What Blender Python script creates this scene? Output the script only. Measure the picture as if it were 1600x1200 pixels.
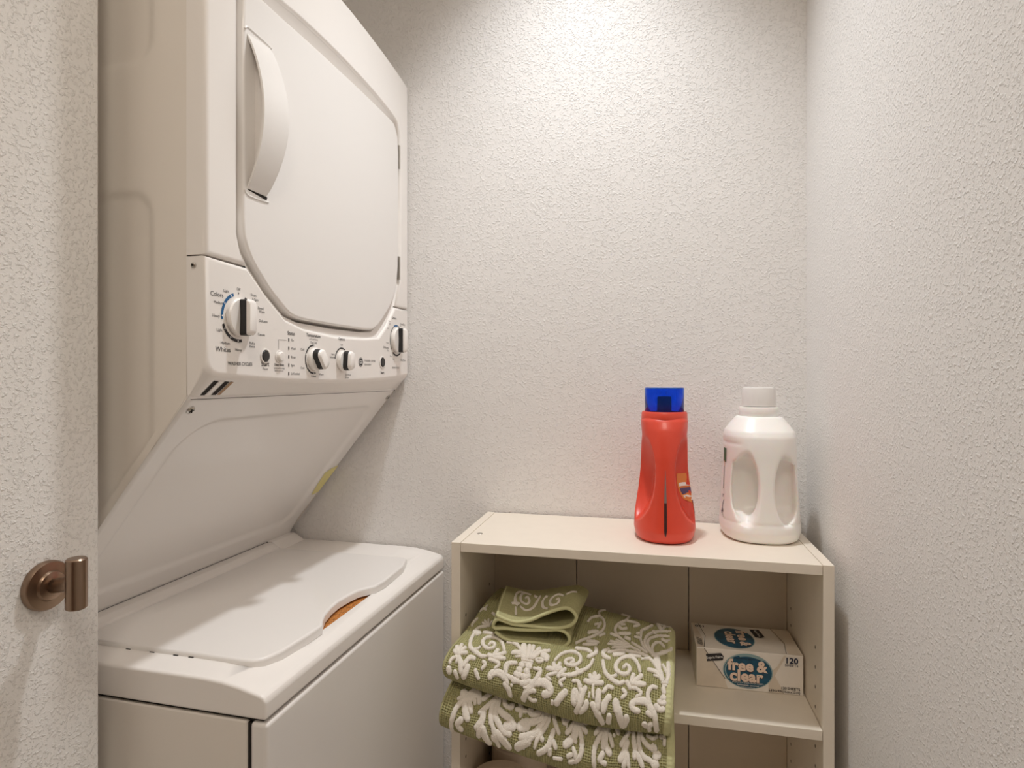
import bpy, bmesh, math, random
import numpy as np
from mathutils import Vector, Matrix
from mathutils.bvhtree import BVHTree

for o in list(bpy.data.objects): bpy.data.objects.remove(o, do_unlink=True)
SC = bpy.context.scene
COL = SC.collection
PI = math.pi
H = 1.29                      # camera height; heights measured from the camera are turned into heights above the floor

# ------------------------------------------------------------------ camera, world, lamps, exposure
cam = bpy.data.objects.new('camera', bpy.data.cameras.new('camera'))
COL.objects.link(cam); SC.camera = cam
cam.location = (0, 0, H)
cam.rotation_euler = (math.radians(90), 0, math.radians(12.6))
cam.data.sensor_width = 36; cam.data.lens = 940/1600*36
cam.data.shift_y = -8/1600; cam.data.clip_start = .02

world = bpy.data.worlds.new('world'); SC.world = world; world.use_nodes = True
world.node_tree.nodes['Background'].inputs[0].default_value = (1, .9, .78, 1)
world.node_tree.nodes['Background'].inputs[1].default_value = .02

CEIL = 2.58
LX, LY = -.13, .935           # recessed downlight over the shelf unit
FX, FY = .04, -.30           # unseen fill light added behind the camera
def lamp(name, kind, loc, energy, color, rot=(0, 0, 0), **kw):
    d = bpy.data.lights.new(name, kind); d.energy = energy; d.color = color
    for k, v in kw.items(): setattr(d, k, v)
    o = bpy.data.objects.new(name, d); COL.objects.link(o); o.location = loc; o.rotation_euler = rot
    return o
lamp('downlight_lamp', 'SPOT', (LX, LY, CEIL-.012), 57, (.965, .985, 1), spot_size=math.radians(88), spot_blend=1, shadow_soft_size=.038)
lamp('fill_lamp', 'AREA', (FX, FY, CEIL-.075), 8.6, (1, .90, .78), shape='DISK', size=.34)  # soft warm fill, added to lift the shaded parts
SC.view_settings.view_transform = 'Standard'; SC.view_settings.look = 'None'
SC.view_settings.gamma = 1; SC.view_settings.use_curve_mapping = False
SC.view_settings.exposure = -0.19
SC.cycles.diffuse_bounces = 9; SC.cycles.max_bounces = 14
SC.cycles.use_denoising = True

# ------------------------------------------------------------------ materials
def srgb(r, g, b):
    f = lambda c: (c/255/12.92) if c/255 <= .04045 else ((c/255+.055)/1.055)**2.4
    return (f(r), f(g), f(b), 1)
def mat(name, col, rough=.5, metal=0, noise=None, bump=None, coat=0, **kw):
    """col in sRGB 0-255; noise=(scale, amount) mottles the colour, bump=(scale, strength, distance[, detail])"""
    m = bpy.data.materials.new(name); m.use_nodes = True; nt = m.node_tree; b = nt.nodes['Principled BSDF']
    c = srgb(*col); b.inputs['Base Color'].default_value = c
    b.inputs['Roughness'].default_value = rough; b.inputs['Metallic'].default_value = metal
    b.inputs['Coat Weight'].default_value = coat
    for k, v in kw.items(): b.inputs[k.replace('_', ' ')].default_value = v
    tc = nt.nodes.new('ShaderNodeTexCoord')
    if noise:
        n = nt.nodes.new('ShaderNodeTexNoise'); n.inputs['Scale'].default_value = noise[0]; n.inputs['Detail'].default_value = 4
        nt.links.new(tc.outputs['Object'], n.inputs['Vector'])
        r = nt.nodes.new('ShaderNodeValToRGB'); a = noise[1]
        r.color_ramp.elements[0].position = .3; r.color_ramp.elements[1].position = .7
        r.color_ramp.elements[0].color = tuple(max(0, v*(1-a)) for v in c[:3])+(1,); r.color_ramp.elements[1].color = tuple(min(1, v*(1+a)) for v in c[:3])+(1,)
        nt.links.new(n.outputs['Fac'], r.inputs['Fac']); nt.links.new(r.outputs['Color'], b.inputs['Base Color'])
    if bump:
        n = nt.nodes.new('ShaderNodeTexNoise'); n.inputs['Scale'].default_value = bump[0]; n.inputs['Detail'].default_value = bump[3] if len(bump) > 3 else 2
        nt.links.new(tc.outputs['Object'], n.inputs['Vector'])
        bp = nt.nodes.new('ShaderNodeBump'); bp.inputs['Strength'].default_value = bump[1]; bp.inputs['Distance'].default_value = bump[2]
        nt.links.new(n.outputs['Fac'], bp.inputs['Height']); nt.links.new(bp.outputs['Normal'], b.inputs['Normal'])
    return m
def wall_mat(name, col, strength=.55):
    """painted wallboard with a sprayed, lightly knocked-down texture"""
    m = mat(name, col, .62); nt = m.node_tree; b = nt.nodes['Principled BSDF']; L = nt.links
    tc = nt.nodes.new('ShaderNodeTexCoord')
    def noise(scale, det, rough=.5):
        n = nt.nodes.new('ShaderNodeTexNoise'); n.inputs['Scale'].default_value = scale; n.inputs['Detail'].default_value = det; n.inputs['Roughness'].default_value = rough
        L.new(tc.outputs['Object'], n.inputs['Vector']); return n.outputs['Fac']
    def ramp(x, lo, hi):
        r = nt.nodes.new('ShaderNodeMapRange'); r.interpolation_type = 'SMOOTHSTEP'; r.inputs['From Min'].default_value = lo; r.inputs['From Max'].default_value = hi
        L.new(x, r.inputs['Value']); return r.outputs['Result']
    def math_(op, a, c):
        n = nt.nodes.new('ShaderNodeMath'); n.operation = op
        for i, v in enumerate((a, c)):
            if isinstance(v, (int, float)): n.inputs[i].default_value = v
            else: L.new(v, n.inputs[i])
        return n.outputs[0]
    blobs = ramp(noise(225, 3, .6), .49, .67)
    fine = noise(560, 2)
    h = math_('ADD', blobs, math_('MULTIPLY', fine, .25))
    h = math_('ADD', h, math_('MULTIPLY', noise(9, 2), 1.2))
    bp = nt.nodes.new('ShaderNodeBump'); bp.inputs['Strength'].default_value = strength; bp.inputs['Distance'].default_value = .0015
    L.new(h, bp.inputs['Height']); L.new(bp.outputs['Normal'], b.inputs['Normal'])
    return m
M = {}
M['wall'] = wall_mat('wall_paint', (235, 233, 231), .6)
M['wall_l'] = wall_mat('wall_paint_left', (235, 233, 230), .6)
M['ceil'] = mat('ceiling_paint', (238, 234, 228), .8)
M['warm_bounce'] = mat('warm_bounce_brown', (134, 100, 72), .5, noise=(5, .2))  # brown chosen to dim and warm light bounced from behind the camera
M['floor'] = mat('floor_tile', (206, 198, 188), .5, noise=(6, .15))
M['enamel'] = mat('white_enamel', (236, 233, 230), .28, coat=.3)
M['enamel_side'] = mat('white_side_enamel', (232, 226, 218), .38)
M['plastic'] = mat('white_plastic', (240, 236, 232), .32)
M['groove'] = mat('dark_gap', (30, 24, 20), .8)
M['chrome'] = mat('steel', (190, 186, 180), .3, 1)
M['black'] = mat('black_plastic', (34, 32, 32), .4)
M['ink'] = mat('black_print', (46, 44, 46), .6)
M['inkgrey'] = mat('grey_print', (110, 106, 106), .6)
M['inkblue'] = mat('blue_print', (30, 96, 148), .6)
M['white'] = mat('white_print', (246, 244, 242), .5)
M['melamine'] = mat('cream_melamine', (232, 223, 209), .42, noise=(40, .012), bump=(700, .06, .0004))
M['backing'] = mat('backing_board', (214, 202, 184), .6)
M['hole'] = mat('peg_hole', (52, 42, 34), .9)
M['red'] = mat('red_plastic', (222, 72, 50), .36, coat=.1, noise=(14, .05))
M['white_bottle'] = mat('milky_plastic', (244, 241, 237), .35, Subsurface_Weight=.25, Subsurface_Scale=.01)
M['white_cap'] = mat('cloudy_cap', (244, 241, 238), .3, Transmission_Weight=.2, IOR=1.3)
M['blue_cap'] = mat('clear_blue_cap', (70, 140, 255), .06, Transmission_Weight=.9, IOR=1.18)
M['spout'] = mat('dark_red_spout', (120, 20, 30), .5)
M['stripe'] = mat('view_stripe', (128, 118, 116), .3)
M['stripe_dark'] = mat('liquid_behind_stripe', (58, 40, 40), .3)
M['green_tag'] = mat('green_print', (62, 92, 52), .6)
M['violet'] = mat('violet_print', (92, 78, 118), .6)
M['orange'] = mat('orange_print', (232, 140, 72), .5)
M['hem'] = mat('light_green_hem', (196, 194, 148), .95, bump=(500, .5, .001))
M['terry_ground'] = mat('green_terry', (172, 168, 124), .98, noise=(260, .10), bump=(1500, .4, .0006))
M['terry_white'] = mat('cream_terry', (246, 238, 226), 1., noise=(500, .05), bump=(900, 1., .0016, 4), Sheen_Weight=.1)
M['carton'] = mat('printed_carton', (240, 234, 226), .45, noise=(18, .06))
M['linen'] = mat('beige_print', (224, 212, 196), .45, noise=(22, .08))
M['teal'] = mat('teal_print', (24, 84, 112), .4, noise=(60, .35))
M['teal_light'] = mat('pale_teal_print', (150, 178, 182), .4)
M['cream_print'] = mat('cream_letters', (246, 222, 204), .5)
M['brown_print'] = mat('letter_outline', (74, 40, 34), .5)
M['navy'] = mat('navy_print', (26, 38, 70), .5)
M['paper'] = mat('white_paper', (232, 220, 206), .95, bump=(300, .25, .001))
M['bronze'] = mat('brushed_nickel', (150, 128, 110), .3, 1, bump=(600, .05, .0005))
M['yellow'] = mat('yellow_sticker', (226, 216, 150), .6)
M['rust'] = mat('rusty_tub', (176, 112, 48), .7, noise=(420, .6), bump=(500, .6, .001))
M['tan'] = mat('tan_latch', (170, 140, 108), .6)

# ------------------------------------------------------------------ builders
# ---- folded towel surfaces: profile curves (Y, z) at the left, middle and right, swept along X
UP = dict(xl=(-.272,-.28,-.292,-.304,-.316,-.322,-.321,-.316,-.305,-.29), xr=(.045,.046,.044,.041,.038,.035,.033,.033,.036,.04),
  L=((1.170,-.428),(1.150,-.412),(1.080,-.418),(1.000,-.435),(.955,-.447),(.932,-.465),(.935,-.484),(.955,-.494),(1.000,-.490),(1.150,-.487)),
  M=((1.165,-.442),(1.140,-.430),(1.080,-.434),(1.000,-.446),(.955,-.466),(.930,-.495),(.933,-.520),(.950,-.531),(1.000,-.500),(1.150,-.490)),
  R=((1.150,-.466),(1.120,-.451),(1.070,-.450),(1.000,-.457),(.955,-.478),(.928,-.505),(.930,-.527),(.945,-.538),(1.000,-.505),(1.140,-.492)))
LO = dict(xl=(-.29,-.30,-.312,-.319,-.324,-.327,-.326,-.320,-.308,-.290), xr=(.038,.038,.038,.038,.037,.036,.035,.035,.036,.038),
  L=((1.140,-.489),(1.000,-.492),(.962,-.498),(.936,-.515),(.922,-.538),(.930,-.562),(.955,-.572),(.986,-.560),(1.000,-.5350),(1.140,-.5350)),
  M=((1.140,-.492),(1.000,-.502),(.958,-.535),(.932,-.552),(.918,-.576),(.925,-.600),(.950,-.608),(.982,-.590),(1.000,-.5350),(1.140,-.5350)),
  R=((1.140,-.494),(1.000,-.507),(.954,-.542),(.930,-.558),(.915,-.582),(.920,-.610),(.945,-.620),(.980,-.600),(1.000,-.5350),(1.140,-.5350)))
TW, TL = .365, .45
def catmull(P, n):
    P = np.asarray(P, float); k = len(P)
    Q = np.vstack([2*P[0]-P[1], P, 2*P[-1]-P[-2]])
    u = np.linspace(0, k-1-1e-9, n); i = u.astype(int); f = (u-i)[:, None]
    a, b, c, d = Q[i], Q[i+1], Q[i+2], Q[i+3]
    return .5*((2*b)+(-a+c)*f+(2*a-5*b+4*c-d)*f**2+(-a+3*b-3*c+d)*f**3)
def towel_grid(T, ns, nt):
    """(ns, nt, 3) points, even in arc length along each profile"""
    L, M, R = [np.asarray(T[k]) for k in 'LMR']
    out = np.zeros((ns, nt, 3))
    for i, s in enumerate(np.linspace(0, 1, ns)):
        wl, wm, wr = (2*(s-.5)*(s-1), -4*s*(s-1), 2*s*(s-.5))
        pr = wl*L+wm*M+wr*R
        x = np.asarray(T['xl'])*(1-s)+np.asarray(T['xr'])*s
        C = catmull(np.column_stack([x, pr]), 400)
        C[:, 2] += .004*np.sin(s*9+C[:, 1]*12)*np.clip((C[:, 1]-.9)/.1, 0, 1)*np.clip((1.02-C[:, 1])/.06, 0, 1)
        arc = np.concatenate([[0], np.cumsum(np.linalg.norm(np.diff(C, axis=0), axis=1))])
        t = np.linspace(0, arc[-1], nt)
        for c in range(3): out[i, :, c] = np.interp(t, arc, C[:, c])
    return out
def link(o, parent=None):
    COL.objects.link(o)
    if parent is not None: o.parent = parent
    return o
def mesh(name, V, Fc, m, parent=None, smooth=False, label=None, sharp=None, wn=False):
    me = bpy.data.meshes.new(name); me.from_pydata([tuple(v) for v in V], [], [tuple(f) for f in Fc]); me.validate(); me.update()
    for mm in (m if isinstance(m, (list, tuple)) else [m]): me.materials.append(mm)
    return finish(name, me, parent, smooth, label, sharp, wn)
def finish(name, me, parent=None, smooth=False, label=None, sharp=None, wn=False):
    if smooth or sharp is not None:
        me.polygons.foreach_set('use_smooth', [True]*len(me.polygons))
        if sharp is not None: me.set_sharp_from_angle(angle=math.radians(sharp))
    o = link(bpy.data.objects.new(name, me), parent)
    if wn:
        w = o.modifiers.new('wn', 'WEIGHTED_NORMAL'); w.keep_sharp = True; w.weight = 100
    if label: o['label'] = label
    return o
def grid_mesh(name, G, m, parent=None, smooth=True, label=None, closed_u=False, caps=False):
    """(nu, nv, 3) array into a quad sheet"""
    nu, nv = G.shape[:2]
    idx = np.arange(nu*nv).reshape(nu, nv)
    if closed_u: idx = np.vstack([idx, idx[:1]])
    F = np.stack([idx[:-1, :-1], idx[1:, :-1], idx[1:, 1:], idx[:-1, 1:]], -1).reshape(-1, 4)
    me = bpy.data.meshes.new(name)
    V = G.reshape(-1, 3)
    me.vertices.add(len(V)); me.vertices.foreach_set('co', V.astype(np.float32).ravel())
    me.loops.add(F.size); me.loops.foreach_set('vertex_index', F.astype(np.int32).ravel())
    me.polygons.add(len(F)); me.polygons.foreach_set('loop_start', np.arange(0, F.size, 4, dtype=np.int32))
    me.update(calc_edges=True); me.validate(); me.materials.append(m)
    return finish(name, me, parent, smooth, label)
def bev(bm, edges, w, seg=3):
    bmesh.ops.bevel(bm, geom=list(edges), offset=w, segments=seg, profile=.5, affect='EDGES', clamp_overlap=True)
def box(name, a, b, m, parent=None, r=.0015, seg=2, label=None):
    bm = bmesh.new(); bmesh.ops.create_cube(bm, size=1)
    for v in bm.verts: v.co = Vector([(a[i]+b[i])/2+v.co[i]*(b[i]-a[i]) for i in range(3)])
    if r: bev(bm, bm.edges, r, seg)
    me = bpy.data.meshes.new(name); bm.to_mesh(me); bm.free(); me.materials.append(m)
    return finish(name, me, parent, True, label, 50, True)
def prism(name, pts, d0, d1, axis, m, parent=None, r=.003, seg=3, label=None, bevel='all', sharp=50):
    """closed outline pts (2D) extruded from d0 to d1 along axis; the 2D axes are the other two in x,y,z order"""
    ax = 'xyz'.index(axis); o = [i for i in range(3) if i != ax]
    bm = bmesh.new(); vs = []
    def P(p, d):
        c = [0, 0, 0]; c[o[0]] = p[0]; c[o[1]] = p[1]; c[ax] = d; return c
    A = [bm.verts.new(P(p, d0)) for p in pts]; B = [bm.verts.new(P(p, d1)) for p in pts]
    n = len(pts); bm.faces.new(A); fb = bm.faces.new(B)
    for i in range(n): bm.faces.new((A[i], A[(i+1) % n], B[(i+1) % n], B[i]))
    bmesh.ops.recalc_face_normals(bm, faces=bm.faces[:])
    if r:
        if bevel == 'far': ed = list(fb.edges)
        elif bevel == 'angle': ed = [e for e in bm.edges if e.calc_face_angle(0) > .5]
        else: ed = bm.edges[:]
        bev(bm, ed, r, seg)
    me = bpy.data.meshes.new(name); bm.to_mesh(me); bm.free(); me.materials.append(m)
    return finish(name, me, parent, True, label, sharp, True)
def lathe_data(prof, n=48):
    """(radius, height) profile turned about z; returns verts, faces"""
    V = []; Fc = []; k = len(prof)
    for i in range(n):
        a = 2*PI*i/n
        for r, z in prof: V.append((r*math.cos(a), r*math.sin(a), z))
    for i in range(n):
        for j in range(k-1):
            a, b = i*k+j, ((i+1) % n)*k+j
            Fc.append((a, b, b+1, a+1))
    return V, Fc
def lathe(name, prof, m, parent=None, loc=(0, 0, 0), axis='z', n=48, label=None, sharp=35):
    V, Fc = lathe_data(prof, n)
    R = {'z': Matrix(), 'x': Matrix(((0, 0, 1, 0), (1, 0, 0, 0), (0, 1, 0, 0), (0, 0, 0, 1))), '-y': Matrix(((1, 0, 0, 0), (0, 0, -1, 0), (0, 1, 0, 0), (0, 0, 0, 1)))}[axis]
    V = [tuple(R @ Vector(v)+Vector(loc)) for v in V]
    o = mesh(name, V, Fc, m, parent, True, label, sharp)
    bm = bmesh.new(); bm.from_mesh(o.data); bmesh.ops.remove_doubles(bm, verts=bm.verts[:], dist=1e-6); bmesh.ops.recalc_face_normals(bm, faces=bm.faces[:]); bm.to_mesh(o.data); bm.free()
    return o
def empty(name, loc, rz=0, label=None, cat=None, group=None):
    o = bpy.data.objects.new(name, None); link(o); o.location = loc; o.rotation_euler = (0, 0, rz); o.empty_display_size = .05
    tag(o, label, cat, group); return o
def tag(o, label=None, cat=None, group=None, kind=None):
    for k, v in (('label', label), ('category', cat), ('group', group), ('kind', kind)):
        if v: o[k] = v
    return o
def struct(name, a, b, m, r=0):
    o = box(name, a, b, m, None, r); o['kind'] = 'structure'; return o
# --- flat print: letters and marks gathered into one mesh per colour
class Print:
    def __init__(s, F): s.F = F; s.d = {}      # F: (u, v) -> point on the surface
    def add(s, key, V, Fc):
        v, f = s.d.setdefault(key, ([], [])); n = len(v)
        v.extend(V); f.extend([tuple(i+n for i in q) for q in Fc])
    def text(s, t, u, v, size, key='ink', align='LEFT', rot=0, bold=0, space=1., sx=1.):
        V, Fc = text_mesh(t, bold, space); x1 = max(p[0] for p in V)
        off = {'LEFT': 0, 'CENTER': -x1/2, 'RIGHT': -x1}[align]; c, n = math.cos(rot), math.sin(rot)
        s.add(key, [s.F(u+((x+off)*sx*c-y*n)*size, v+((x+off)*sx*n+y*c)*size, key) for x, y in V], Fc)
    def poly(s, pts, key='ink'): s.add(key, [s.F(a, b, key) for a, b in pts], [tuple(range(len(pts)))])
    def line(s, a, b, w, key='ink'):
        dx, dy = b[0]-a[0], b[1]-a[1]; l = math.hypot(dx, dy) or 1; nx, ny = -dy/l*w/2, dx/l*w/2
        s.poly([(a[0]-nx, a[1]-ny), (b[0]-nx, b[1]-ny), (b[0]+nx, b[1]+ny), (a[0]+nx, a[1]+ny)], key)
    def ring(s, u, v, r0, r1, a0, a1, key='ink', n=24, sy=1.):
        P = []
        for i in range(n+1):
            a = math.radians(a0+(a1-a0)*i/n)
            P += [s.F(u+r0*math.cos(a), v+r0*sy*math.sin(a), key), s.F(u+r1*math.cos(a), v+r1*sy*math.sin(a), key)]
        s.add(key, P, [(2*i, 2*i+1, 2*i+3, 2*i+2) for i in range(n)])
    def disc(s, u, v, rx, ry, key, n=40):
        s.poly([(u+rx*math.cos(2*PI*i/n), v+ry*math.sin(2*PI*i/n)) for i in range(n)], key)
    def build(s, name, parent, labels={}):
        for k, (v, f) in s.d.items():
            if f: mesh(name, v, f, M[k], parent, False, labels.get(k))['kind'] = 'stuff'
_tc = {}
def text_mesh(t, bold=0, space=1.):
    key = (t, bold, space)
    if key not in _tc:
        c = bpy.data.curves.new('t', 'FONT'); c.body = t; c.size = 1; c.offset = bold; c.resolution_u = 3; c.space_character = space; c.space_word = .7
        o = bpy.data.objects.new('t', c); COL.objects.link(o)
        dg = bpy.context.evaluated_depsgraph_get(); dg.update()
        me = bpy.data.meshes.new_from_object(o.evaluated_get(dg))
        _tc[key] = ([(v.co.x, v.co.y) for v in me.vertices], [tuple(p.vertices) for p in me.polygons])
        bpy.data.objects.remove(o); bpy.data.curves.remove(c); bpy.data.meshes.remove(me)
    return _tc[key]
# --- smooth solids from a distance field (blow-moulded bottles)
def surface_nets(f, lo, hi, step):
    ax = [np.arange(lo[i], hi[i]+step, step) for i in range(3)]
    X, Y, Z = np.meshgrid(*ax, indexing='ij'); D = f(X, Y, Z)
    n = [len(a)-1 for a in ax]; sgn = D < 0
    cs = np.zeros(n+[3]); cn = np.zeros(n)
    base = np.stack(np.meshgrid(*[np.arange(k) for k in n], indexing='ij'), -1).astype(float)
    corners = [(i, j, k) for i in (0, 1) for j in (0, 1) for k in (0, 1)]
    def cor(c, A): return A[c[0]:c[0]+n[0], c[1]:c[1]+n[1], c[2]:c[2]+n[2]]
    for a in corners:
        for d in range(3):
            if a[d] == 0:
                b = list(a); b[d] = 1
                da, db = cor(a, D), cor(b, D); cr = (da < 0) != (db < 0)
                t = np.where(cr, da/np.where(cr, da-db, 1), 0)
                for q in range(3): cs[..., q] += np.where(cr, base[..., q]+a[q]+(t if q == d else 0), 0)
                cn += cr
    act = cn > 0; ids = -np.ones(n, int); ids[act] = np.arange(act.sum())
    V = cs[act]/cn[act][:, None]*step+np.array(lo)
    Fs = []
    for d in range(3):
        u, v = (d+1) % 3, (d+2) % 3
        A = [slice(0, k) for k in n]; B = list(A); B[d] = slice(1, n[d]+1)
        A[d] = slice(0, n[d]); s0, s1 = sgn[tuple(A)], sgn[tuple(B)]
        e = np.argwhere(s0 != s1)
        e = e[(e[:, u] > 0) & (e[:, v] > 0)]
        def g(du, dv):
            q = e.copy(); q[:, u] -= du; q[:, v] -= dv; return ids[q[:, 0], q[:, 1], q[:, 2]]
        Q = np.stack([g(1, 1), g(0, 1), g(0, 0), g(1, 0)], -1)
        fl = s0[e[:, 0], e[:, 1], e[:, 2]]
        Q[~fl] = Q[~fl][:, ::-1]; Fs.append(Q)
    F = np.vstack(Fs); F = F[(F >= 0).all(1)]
    return V, F
def net_mesh(name, f, lo, hi, step, m, parent=None, relax=2):
    V, F = surface_nets(f, lo, hi, step)
    for _ in range(relax):                      # light smoothing of the grid steps
        acc = np.zeros_like(V); c = np.zeros(len(V))
        for i in range(4):
            a, b = F[:, i], F[:, (i+1) % 4]
            np.add.at(acc, a, V[b]); np.add.at(acc, b, V[a]); np.add.at(c, a, 1); np.add.at(c, b, 1)
        V = V*.5+acc/np.maximum(c, 1)[:, None]*.5
    o = mesh(name, V, F.tolist(), m, parent, True)
    return o
def smax(a, b, k): h = np.clip(.5+.5*(a-b)/k, 0, 1); return b*(1-h)+a*h+k*h*(1-h)
def smin(a, b, k): return -smax(-a, -b, k)
def bvh(o): return BVHTree.FromPolygons([v.co[:] for v in o.data.vertices], [p.vertices[:] for p in o.data.polygons])
def tube(name, path, r, m, parent=None, n=8, label=None):
    P = np.array(path, float); k = len(P); T = np.gradient(P, axis=0); V = []; up = np.array([.3, .2, .9])
    for i in range(k):
        t = T[i]/np.linalg.norm(T[i]); a = np.cross(t, up); a /= np.linalg.norm(a); b = np.cross(t, a)
        rr = r[i] if hasattr(r, '__len__') else r
        for j in range(n): V.append(P[i]+rr*(math.cos(2*PI*j/n)*a+math.sin(2*PI*j/n)*b))
    Fc = [(i*n+j, i*n+(j+1) % n, (i+1)*n+(j+1) % n, (i+1)*n+j) for i in range(k-1) for j in range(n)]
    Fc += [tuple(range(n))[::-1], tuple(range((k-1)*n, k*n))]
    return mesh(name, V, Fc, m, parent, True, label)
def catm(pts, n):
    return catmull(pts, n)

# ------------------------------------------------------------------ the room
XR, YB, XL, YF = .2983, 1.246, -.65, -1.55
struct('floor', (-1.3, YF-.1, -.1), (XR+.1, YB+.1, 0), M['floor'])
ceil_hole_r = .062
def ceiling():
    V = [(-1.3, YF-.1, CEIL), (XR+.1, YF-.1, CEIL), (XR+.1, YB+.1, CEIL), (-1.3, YB+.1, CEIL)]
    bm = bmesh.new(); vs = [bm.verts.new(v) for v in V]; es = [bm.edges.new((vs[i], vs[(i+1) % 4])) for i in range(4)]
    n = 40; hs = [bm.verts.new((LX+ceil_hole_r*math.cos(2*PI*i/n), LY+ceil_hole_r*math.sin(2*PI*i/n), CEIL)) for i in range(n)]
    es += [bm.edges.new((hs[i], hs[(i+1) % n])) for i in range(n)]
    r = bmesh.ops.triangle_fill(bm, edges=es, use_beauty=True)
    bmesh.ops.recalc_face_normals(bm, faces=bm.faces[:])
    ex = bmesh.ops.extrude_face_region(bm, geom=bm.faces[:]); bmesh.ops.translate(bm, vec=(0, 0, .02), verts=[g for g in ex['geom'] if isinstance(g, bmesh.types.BMVert)])
    bmesh.ops.recalc_face_normals(bm, faces=bm.faces[:])
    me = bpy.data.meshes.new('ceiling'); bm.to_mesh(me); bm.free(); me.materials.append(M['ceil'])
    finish('ceiling', me)['kind'] = 'structure'
ceiling()
struct('wall_back', (-1.3, YB, 0), (XR+.1, YB+.1, CEIL), M['wall'])
struct('wall_right', (XR, YF-.1, 0), (XR+.1, YB, CEIL), M['wall'])
struct('wall_front', (-1.3, YF-.1, 0), (XR, YF, CEIL), M['warm_bounce'])  # unseen wall, its brown set for the warm bounce
w = struct('wall_left', (-1.2, YF, 0), (XL, .6055, CEIL), M['wall_l'], .004)
struct('wall_alcove', (-1.3, YF, 0), (-1.2, YB, CEIL), M['wall'])

# downlight above the frame, and an invented fitting for the added fill light
t = empty('recessed_downlight', (LX, LY, CEIL), 0, 'round recessed downlight in the ceiling above the shelf unit', 'ceiling light')
lathe('trim_ring', [(.058, .0), (.058, -.003), (.066, -.006), (.080, -.004), (.082, -.0005), (.062, -.0005)], M['plastic'], t)
lathe('reflector', [(.058, -.002), (.056, .03), (.05, .06), (.0, .062)], M['plastic'], t)
t = empty('fill_lamp_fitting', (FX, FY, CEIL), 0, 'added round ceiling fitting for the fill light, unseen behind the camera', 'ceiling light')
lathe('base_plate', [(.0, -.0005), (.19, -.0005), (.19, -.02), (.17, -.024), (.0, -.024)], M['plastic'], t)
lathe('diffuser', [(.17, -.024), (.172, -.04), (.15, -.058), (.09, -.066), (.0, -.068)], mat('opal_glass', (245, 238, 226), .4), t)

# ------------------------------------------------------------------ stacked washer and dryer (local x = out of its front, y = across, z = height)
WD = empty('stacked_washer_dryer', (-.4435, .6355, 0), math.radians(-1.5), 'white stacked washer and dryer tower standing in the alcove', 'washer dryer')
def loc3(x, y, z): return (x, y, z+H)
XF = -.083                     # front plane of the dryer
XS = -.112                     # seam between dryer front and its steel body
# body of the dryer: steel shell with pressed panels in its visible side, cut away below along the sloped panel
def slope_z(x): return -.025+(x-XS)*(.335/.272)
def dryer_side(y0, sign, name):
    nx, nz = 110, 190
    xs = np.linspace(-.62, XS, nx); G = np.zeros((nx, nz, 3))
    def sd(x, z, x0, x1, z0, z1, r):
        cx, cz = (x0+x1)/2, (z0+z1)/2; qx, qz = abs(x-cx)-(x1-x0)/2+r, abs(z-cz)-(z1-z0)/2+r
        return np.hypot(np.maximum(qx, 0), np.maximum(qz, 0))+np.minimum(np.maximum(qx, qz), 0)-r
    for i, x in enumerate(xs):
        zl = slope_z(x) if x > -.395 else -.37
        z = np.linspace(zl, .625, nz)
        d1 = sd(x, z, -.56, -.166, -.30, .236, .03); d2 = sd(x, z, -.56, -.166, .402, .60, .03)
        d = np.minimum(d1, d2)
        h = np.clip(-d/.010+.5, 0, 1); h = h*h*(3-2*h)
        G[i, :, 0] = x; G[i, :, 1] = y0+sign*.0028*h; G[i, :, 2] = z+H
    return grid_mesh(name, G if sign < 0 else G[::-1], M['enamel_side'], WD)
dryer_side(.0005, 1, 'side_panel')
dryer_side(.5955, -1, 'side_panel')
body = [(-.62, .625), (XS-.001, .625), (XS-.001, -.008), (XS-.011, -.019), (-.400, -.360), (-.62, -.360)]
prism('dryer_body', [(a, b+H) for a, b in body], .0045, .5915, 'y', M['enamel_side'], WD, .002, 2)

LIP = [(.057, .5100), (.057, .30), (.057, .1914), (.0644, .1676), (.0784, .1497), (.1164, .1176), (.161, .0884), (.207, .0788), (.3016, .0734), (.4041, .0769), (.4617, .0819), (.4986, .1091), (.5346, .1496), (.561, .2075), (.5642, .3996), (.561, .5146), (.5439, .5400), (.5150, .5460), (.4750, .5510), (.4330, .5545), (.3893, .5570), (.345, .5585), (.31, .5590), (.2521, .5585), (.195, .5560), (.1411, .5510), (.105, .5450), (.066, .5290)]
DOOR = [(.0644, .5050), (.0644, .30), (.0644, .1957), (.0733, .1737), (.085, .1569), (.1206, .1245), (.1657, .0955), (.1951, .0897), (.2913, .0889), (.4041, .0901), (.4375, .0927), (.4645, .1061), (.5224, .1548), (.5502, .2055), (.5534, .36), (.5534, .5041), (.5346, .533), (.5120, .5348), (.4750, .5357), (.4348, .5363), (.3893, .5364), (.345, .5362), (.31, .5358), (.2521, .5350), (.195, .5336), (.1411, .5318), (.1035, .5318), (.0745, .5265)]
def smooth_loop(P, it=1):
    P = [np.array(p) for p in P]
    for _ in range(it):                       # corner cutting keeps straight runs straight
        Q = []
        for i in range(len(P)):
            a, b = P[i], P[(i+1) % len(P)]; Q += [a*.8+b*.2, a*.2+b*.8]
        P = Q
    return P
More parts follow.
